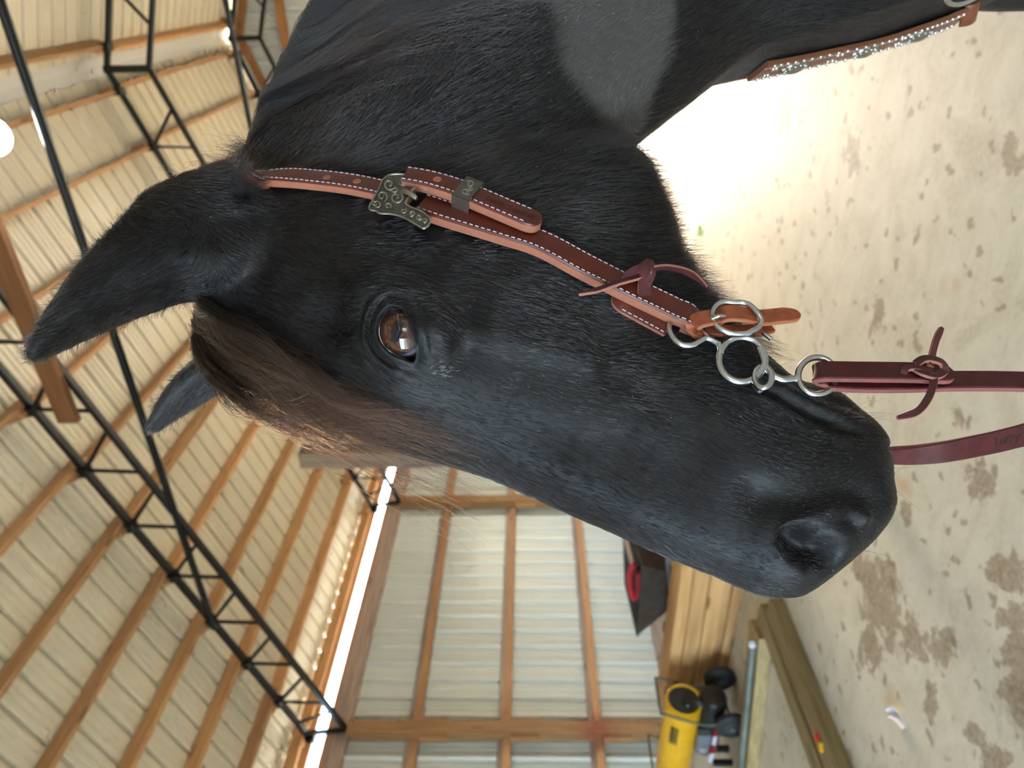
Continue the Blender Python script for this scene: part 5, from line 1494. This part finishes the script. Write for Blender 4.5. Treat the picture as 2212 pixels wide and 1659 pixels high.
# hair fans away from the eye and the whorl on the neck
de = root-EYE_W; le = np.linalg.norm(de, axis=1)[:, None]; flow = flow + 1.0*np.exp(-(le/0.035)**2)*de/(le+1e-6)
wh = GREY[3]; dw = root-wh; lw = np.linalg.norm(dw, axis=1)[:, None]; flow = flow + 1.6*np.exp(-(lw/0.035)**2)*dw/(lw+1e-6)
# on the ears it runs to the tips
for sd in (1, -1):
    bs = np.array([0.0, 0.048*sd, -0.026]); tp = np.array([-0.086, 0.098*sd, 0.120]); d, tt = seg_dist(q, bs, tp)
    we = (np.clip((tt-0.02)/0.2, 0, 1)*(d < 0.05))[:, None]; axw = EX*(tp-bs)[0] + EY*(tp-bs)[1] + EZ*(tp-bs)[2]; axw /= np.linalg.norm(axw)
    flow = flow*(1-we) + axw[None, :]*we
# slow waves and single hairs out of line
def waves(P, k, seed):
    r = np.random.default_rng(seed); out = np.zeros((len(P), 3))
    for _ in range(7):
        d = r.normal(size=3); d *= k/np.linalg.norm(d); ph = r.random()*6.28; a = r.normal(size=3)*0.38
        out += np.sin(P @ d + ph)[:, None]*a[None, :]
    return out
flow = flow + 0.20*waves(root, 45, 1) + 0.09*waves(root, 150, 2) + rng.normal(size=(NF, 3))*0.09
flow -= nv*(flow*nv).sum(1)[:, None]; flow /= np.linalg.norm(flow, axis=1)[:, None]
Ln = np.interp(q[:, 0], [0.0, 0.2, 0.40, 0.50, 0.56], [0.0095, 0.0080, 0.0080, 0.0050, 0.0026])
under = np.clip((-q[:, 2]-0.075)/0.09, 0, 1)*(q[:, 0] > 0.05)*(q[:, 0] < 0.56)
Ln = Ln + 0.0060*under
Ln = np.where(w_neck > 0.5, 0.013, Ln)
Ln = np.where(np.linalg.norm(root-EYE_W, axis=1) < 0.022, 0.0030, Ln)
Ln *= rng.uniform(0.65, 1.25, NF)
grey = np.zeros(NF)
for cc, rad in zip(GREY, GREY_R): grey = np.maximum(grey, np.clip((rad*(1+0.10*waves(root, 90, 3)[:, 0]) - np.linalg.norm(root-cc, axis=1))/0.010 + 0.5, 0, 1))
isg = (rng.random(NF) < grey) & (q[:, 0] > -9) & (s_b > 0.11) & (q[:, 1] > 0)
Ln = np.where(isg, Ln*0.55, Ln)
lift = rng.uniform(0.08, 0.24, NF) + 0.16*under
ok = ~bare
tt = np.array([0.0, 0.33, 0.67, 1.0])
def strands(root, nv, flow, Ln, lift, tt):
    return root[:, None, :] + Ln[:, None, None]*(flow[:, None, :]*tt[None, :, None] + nv[:, None, :]*(lift[:, None]*(tt*(1.25-0.75*tt))[None, :])[:, :, None])
Pf = strands(root, nv, flow, Ln, lift, tt)
M_FUR = hair_mat('black_fur', color=(0.0078, 0.0064, 0.0070), rough=0.15, radial=0.40)
M_FURG = hair_mat('grey_fur', color=(0.10, 0.092, 0.088), rough=0.40, radial=0.6)
lt_ = rng.random(NF) < np.interp(q[:, 0], [0.40, 0.52], [0.28, 0.13])
M_FURL = hair_mat('sheen_fur', color=(0.060, 0.055, 0.064), rough=0.16, radial=0.40)  # greyer strands among the black: the coat's sheen painted as hair colour
hair_obj('coat', Pf[ok & ~isg & ~lt_], rng.uniform(0.00012, 0.00021, (ok & ~isg & ~lt_).sum()), M_FUR, horse, kind='stuff')
hair_obj('coat', Pf[ok & ~isg & lt_], rng.uniform(0.00012, 0.00021, (ok & ~isg & lt_).sum()), M_FURL, horse, kind='stuff')
# dust and chaff caught in the coat, a small scrape below the eye
fi = rng.choice(np.where(ok & (view[pick] > 0.2) & (s_b < 0.3))[0], 230, replace=False)
fdir = rng.normal(size=(230, 3)); fdir -= nv[fi]*(fdir*nv[fi]).sum(1)[:, None]; fdir /= np.linalg.norm(fdir, axis=1)[:, None]
fl_ = rng.uniform(0.0005, 0.0020, 230)[:, None]
sc = [np.array([hit(950 + rng.normal()*11, 802 + rng.normal()*8)[0] for _ in range(1)])[0] for _ in range(34)]
scn = hit(950, 802)[1]; sd_ = EX*0.8 - EZ*0.5
Pd = np.concatenate([np.stack([root[fi] + nv[fi]*0.0028 - fdir*fl_/2, root[fi] + nv[fi]*0.0030 + fdir*fl_/2], 1), np.stack([np.array(sc) + scn*0.0022, np.array(sc) + scn*0.0026 + sd_*0.0035], 1)])
hair_obj('dust_flecks', Pd, 0.00017, hair_mat('pale_fleck', color=(0.75, 0.70, 0.64), rough=0.6, radial=0.7), horse, kind='stuff')
hair_obj('clipped_patch', Pf[ok & isg], rng.uniform(0.00012, 0.00022, (ok & isg).sum()), M_FURG, horse, kind='stuff', label='grey clipped hair on the neck')

# long guard hairs under the jaw and along the neck's underside
cand = np.where(ok & (((under > 0.35) & (q[:, 0] > 0.15)) | ((w_neck > 0.4) & (q[:, 2] < -0.2))) & ((fn[pick] @ (-EZ)) > 0.30))[0]
gi = rng.choice(cand, min(15000, len(cand)), replace=False)
fd = flow[gi]*0.8 + nv[gi]*0.6 - AX_U[None, :]*0.35 + rng.normal(size=(len(gi), 3))*0.22
fd /= np.linalg.norm(fd, axis=1)[:, None]
gl = rng.uniform(0.008, 0.028, len(gi))
gt = np.linspace(0, 1, 6)
Pg = root[gi][:, None, :] + gl[:, None, None]*(fd[:, None, :]*gt[None, :, None] + flow[gi][:, None, :]*(0.35*gt**2)[None, :, None])
hair_obj('guard_hair', Pg, 0.00013, M_FUR, horse, kind='stuff')

# ears: longer fringe along the rims
ei = np.where(ok & (q[:, 2] > -0.02) & (q[:, 0] < 0.03) & (np.abs(q[:, 1]) > 0.03) & (np.abs(q[:, 1]) < 0.14) & (s_b < 0.2))[0]
ei = rng.choice(ei, min(5000, len(ei)), replace=False)
el = rng.uniform(0.004, 0.011, len(ei)); fd = flow[ei]*0.75 + nv[ei]*0.8 + rng.normal(size=(len(ei), 3))*0.25; fd /= np.linalg.norm(fd, axis=1)[:, None]
Pe = root[ei][:, None, :] + el[:, None, None]*fd[:, None, :]*tt[None, :, None]
hair_obj('ear_fringe', Pe, 0.00011, M_FUR, horse, kind='stuff')

# whiskers on lips and chin, lashes
wr = []
for (x, y), (dx, dy), L in [((1860+rng.normal()*18, 870+rng.normal()*26), (1.0, 0.12+rng.normal()*0.3), rng.uniform(0.012, 0.035)) for _ in range(34)] + \
                           [((1700+rng.normal()*30, 765+rng.normal()*16), (1.0, -0.45+rng.normal()*0.2), rng.uniform(0.015, 0.03)) for _ in range(26)] + \
                           [((1800+rng.normal()*60, 1060+rng.normal()*60), (0.8, rng.normal()*0.6), rng.uniform(0.02, 0.04)) for _ in range(10)]:
    hh = hit(x, y)
    if hh is None: continue
    p0, n0 = hh; d = _vv*dx - _uu*dy + n0*0.5; d /= np.linalg.norm(d); b = rng.normal(size=3)*0.35 + _vv*0.3
    wr.append(np.array([p0 + d*L*a + b*L*0.4*a*a for a in np.linspace(0, 1, 8)]))
for k in range(26):
    a = k/25.0; x = 826 + 60*a; y = 668 + 30*abs(a-0.3)
    uvp = lid_uv[int(len(lid_uv)*(0.42+0.33*a)) % len(lid_uv)]
    p0 = EYE_W + e1*uvp[0]*1.05 + e2*uvp[1]*1.05 + eye_n*0.004; d = eye_n*0.6 - e2*0.5 + e1*(0.8*(a-0.3)) + rng.normal(size=3)*0.12
    wr.append(np.array([p0 + d*0.009*s + e1*0.004*s*s for s in np.linspace(0, 1, 8)]))
hair_obj('whiskers', np.array(wr), 0.00013, M_FUR, horse, kind='stuff')

# --- mane: falls over the left side of the neck; the skin under it is looked up on a grid
gs, gh = np.linspace(0.05, 1.15, 90), np.linspace(-0.75, 0.10, 90)
GY = np.zeros((90, 90))
for i, s0 in enumerate(gs):
    for j, h0 in enumerate(gh):
        pp, _, _, _ = bvh.ray_cast(Vector(BL(s0, 0.6, h0)), Vector(-EY))
        GY[i, j] = (np.array(pp)-HO) @ EY if pp is not None else 0.0
GY = np.maximum(GY, 0.004)
def skin_y(s0, h0):
    a = np.clip((s0-gs[0])/(gs[1]-gs[0]), 0, 88.99); b = np.clip((h0-gh[0])/(gh[1]-gh[0]), 0, 88.99)
    i = a.astype(int); j = b.astype(int); fa = a-i; fb = b-j
    return GY[i, j]*(1-fa)*(1-fb) + GY[i+1, j]*fa*(1-fb) + GY[i, j+1]*(1-fa)*fb + GY[i+1, j+1]*fa*fb
crest_s = np.array([r[0] for r in BODY]); crest_h = np.array([r[1] for r in BODY])
NC, PER = 330, 30
mt = np.linspace(0, 1, 18)
allP = []; allB = []
for c_i in range(NC):
    s0 = rng.uniform(0.185, 0.95); Lc = rng.uniform(0.24, 0.40)*np.interp(s0, [0.15, 0.24, 0.35], [0.45, 0.9, 1.0])
    drift = rng.normal()*0.022 + 0.045; wv = rng.normal()*0.009; ph = rng.random()*6.28; off = rng.uniform(0.002, 0.022); br = rng.random()
    K = PER
    ss = s0 + rng.normal(size=(K, 1))*0.004; LL = Lc*rng.uniform(0.6, 1.08, (K, 1))
    sp_ = np.linspace(0, 1, 18)[None, :]
    S_ = ss + drift*(1-np.exp(-3*sp_)) + (wv*np.sin(sp_*7+ph)) + rng.normal(size=(K, 1))*0.007*sp_ + rng.normal(size=(K, 1))*0.003*np.sin(sp_*6+rng.random((K, 1))*6) + rng.normal(size=(K, 1))*0.018*sp_**3
    H0 = np.interp(ss, crest_s, crest_h) - 0.004
    Hh = H0 + 0.012*np.sin(np.clip(sp_*8, 0, 3.14))*0.5 - LL*sp_
    Y = skin_y(S_, Hh) + off*np.clip(sp_*6, 0.15, 1) + rng.normal(size=(K, 1))*0.0025*sp_
    Y[:, 0] = 0.004
    P_ = HO[None, None, :] - S_[..., None]*DH + Y[..., None]*EY + Hh[..., None]*AX_U
    allP.append(P_); allB.append(np.full(K, br))
allP = np.concatenate(allP); allB = np.concatenate(allB)
M_MANE = hair_grad('mane_black', (0.010, 0.010, 0.012), (0.016, 0.014, 0.016), (0.034, 0.025, 0.024), 0.18, 0.35)
M_MANEB = hair_grad('mane_brown', (0.012, 0.010, 0.011), (0.036, 0.025, 0.025), (0.105, 0.066, 0.056), 0.24, 0.4)
brn = allB > 0.70
hair_obj('mane', allP[~brn], rng.uniform(0.00014, 0.00028, (~brn).sum()), M_MANE, horse, kind='stuff')
hair_obj('mane', allP[brn], rng.uniform(0.00014, 0.00028, brn.sum()), M_MANEB, horse, kind='stuff', label='brown tinged strands of the mane')
# fuzzy regrowth behind the ears
fz = []
for k in range(2600):
    s0 = rng.uniform(0.045, 0.19); p0 = BL(s0, rng.normal()*(0.012 if k > 1200 else 0.026) + (0.0 if k > 1200 else 0.022), np.interp(s0, crest_s, crest_h) - 0.004)
    if k <= 1200: p0 = np.array(bvh.find_nearest(Vector(p0))[0])
    d = AX_U*1.0 - DH*rng.normal()*0.45 + EY*rng.normal()*0.5; d /= np.linalg.norm(d); L = rng.uniform(0.010, 0.024) if k < 2450 else rng.uniform(0.025, 0.05)
    cu = rng.normal(size=3)*0.7
    fz.append(np.array([p0 + d*L*a + cu*L*0.5*np.sin(a*3.0)*a for a in np.linspace(0, 1, 8)]))
hair_obj('poll_fuzz', np.array(fz), 0.00014, M_MANE, horse, kind='stuff')

# --- forelock: from the poll between the ears down over the forehead
upE = np.array([(428, 640), (500, 690), (599, 753), (693, 824), (788, 864), (906, 910), (1052, 972)], float)
loE = np.array([(415, 735), (470, 838), (545, 888), (630, 920), (709, 940), (827, 956), (955, 978)], float)
Gu, Gl = catmull(upE, 22), catmull(loE, 22)
fpt = np.linspace(0, 1, 22)
def lift_hit(x, y, off):
    hh = hit(x, y)
    base_d = (head_pt(x, y, -0.030))
    alt = HL(*base_d)
    if hh is None or np.linalg.norm(hh[0]-CAM) > np.linalg.norm(alt-CAM) + 0.03: return alt - (alt-CAM)/np.linalg.norm(alt-CAM)*off
    return hh[0] + hh[1]*off*0.6 - (hh[0]-CAM)/np.linalg.norm(hh[0]-CAM)*off*0.6
GR = np.zeros((12, 22, 3))
for i, w in enumerate(np.linspace(0, 1, 12)):
    for j in range(22):
        x, y = Gu[j]*(1-w) + Gl[j]*w
        GR[i, j] = lift_hit(x, y, 0.006)
for i in range(12):                                   # even out jumps where the skin falls away
    for _ in range(6): GR[i, 1:-1] = 0.5*GR[i, 1:-1] + 0.25*(GR[i, :-2] + GR[i, 2:])
for _ in range(3): GR[1:-1] = 0.5*GR[1:-1] + 0.25*(GR[:-2]+GR[2:])
fo, fb_ = [], []
POLL = np.array([HL(-0.012, yy, 0.022) for yy in np.linspace(0.035, -0.035, 12)])
for c_i in range(74):
    w0 = rng.random()*11; dw = rng.normal()*2.2; Lc = rng.uniform(0.45, 1.0); off = rng.uniform(-0.002, 0.018); wv = rng.normal()*0.007; ph = rng.random()*6; br = rng.random()
    for k in range(17):
        wq = np.clip(w0 + dw*fpt + rng.normal()*0.09 + rng.normal()*0.5*fpt**2, 0, 10.99); i = wq.astype(int); f = (wq-i)[:, None]
        tq = np.clip(fpt*Lc*rng.uniform(0.8, 1.05), 0, 1)*21; tq = np.clip(tq, 0, 20.99); j = tq.astype(int); g2 = (tq-j)[:, None]
        P_ = (GR[i, j]*(1-f) + GR[i+1, j]*f)*(1-g2) + (GR[i, j+1]*(1-f) + GR[i+1, j+1]*f)*g2
        fan = (fpt**2)[:, None]
        P_ = P_ + (-_fw)[None, :]*(off*np.sin(np.clip(fpt*3.6, 0, 3.1416)))[:, None] + _uu[None, :]*(wv*np.sin(fpt*9+ph))[:, None] + rng.normal(size=3)[None, :]*0.006*fan + rng.normal(size=3)[None, :]*0.0025*np.sin(fpt*7+ph)[:, None]
        fo.append(P_); fb_.append(br + rng.normal()*0.3)
for k in range(130):                                   # loose single hairs
    wq = rng.uniform(0, 10.9); i = int(wq); a = rng.normal()*0.02; b = rng.normal()*0.02
    P_ = GR[i] + _uu[None, :]*((a*fpt + b*fpt**2 - 0.010*fpt)[:, None]) - _fw[None, :]*(0.02*rng.random()*fpt)[:, None]
    fo.append(P_); fb_.append(0.9)
fo = np.array(fo); fb_ = np.array(fb_)
hi_ = rng.choice(len(fo), 420, replace=False)
hair_obj('forelock', fo[hi_] - _fw[None, None, :]*0.006*fpt[None, :, None] + rng.normal(size=(420, 1, 3))*0.005*fpt[None, :, None]**2, 0.00013, hair_mat('forelock_bleached', color=(0.15, 0.055, 0.030), rough=0.3, radial=0.4), horse, kind='stuff')
# warm brown where the sun has bleached it: most of it, darker locks between
M_FORE = hair_grad('forelock_brown', (0.0030, 0.0026, 0.0026), (0.0095, 0.0044, 0.0038), (0.070, 0.026, 0.014), 0.34, 0.4)
dark_f = fb_ < 0.50
hair_obj('forelock', fo[~dark_f], rng.uniform(0.00013, 0.00030, (~dark_f).sum()), M_FORE, horse, kind='stuff', label='long brown forelock over the forehead')
hair_obj('forelock', fo[dark_f], rng.uniform(0.00013, 0.00026, dark_f.sum()), M_MANEB, horse, kind='stuff')
# tuft of poll hair over the top of the headstall
tf = []
for k in range(700):
    hh = hit(rng.uniform(497, 552), rng.uniform(372, 436))
    if hh is None: continue
    d = _vv*rng.uniform(-0.2, 1.0) + _uu*rng.normal()*0.6 + hh[1]*0.9; d /= np.linalg.norm(d); L = rng.uniform(0.010, 0.024); b = rng.normal(size=3)*0.3
    tf.append(np.array([hh[0] + d*L*a + b*L*a*a*0.5 + _vv*L*0.3*a*a for a in np.linspace(0, 1, 8)]))
hair_obj('poll_fuzz', np.array(tf), 0.00016, M_MANE, horse, kind='stuff')
# tail
tl = []
for k in range(2200):
    p0 = np.array([1.985 + rng.normal()*0.012, rng.normal()*0.02, -0.44 + rng.normal()*0.015]); L = rng.uniform(0.6, 0.95); sp2 = rng.normal()*0.06; yp = rng.normal()*0.05
    tl.append(np.array([BL(p0[0] + 0.10*(1-math.exp(-4*a)) + sp2*a*a, p0[1] + yp*a, p0[2] - L*a + 0.03*math.sin(min(3.14, a*9))) for a in np.linspace(0, 1, 12)]))
hair_obj('tail', np.array(tl), 0.00022, M_MANE, horse, kind='stuff')
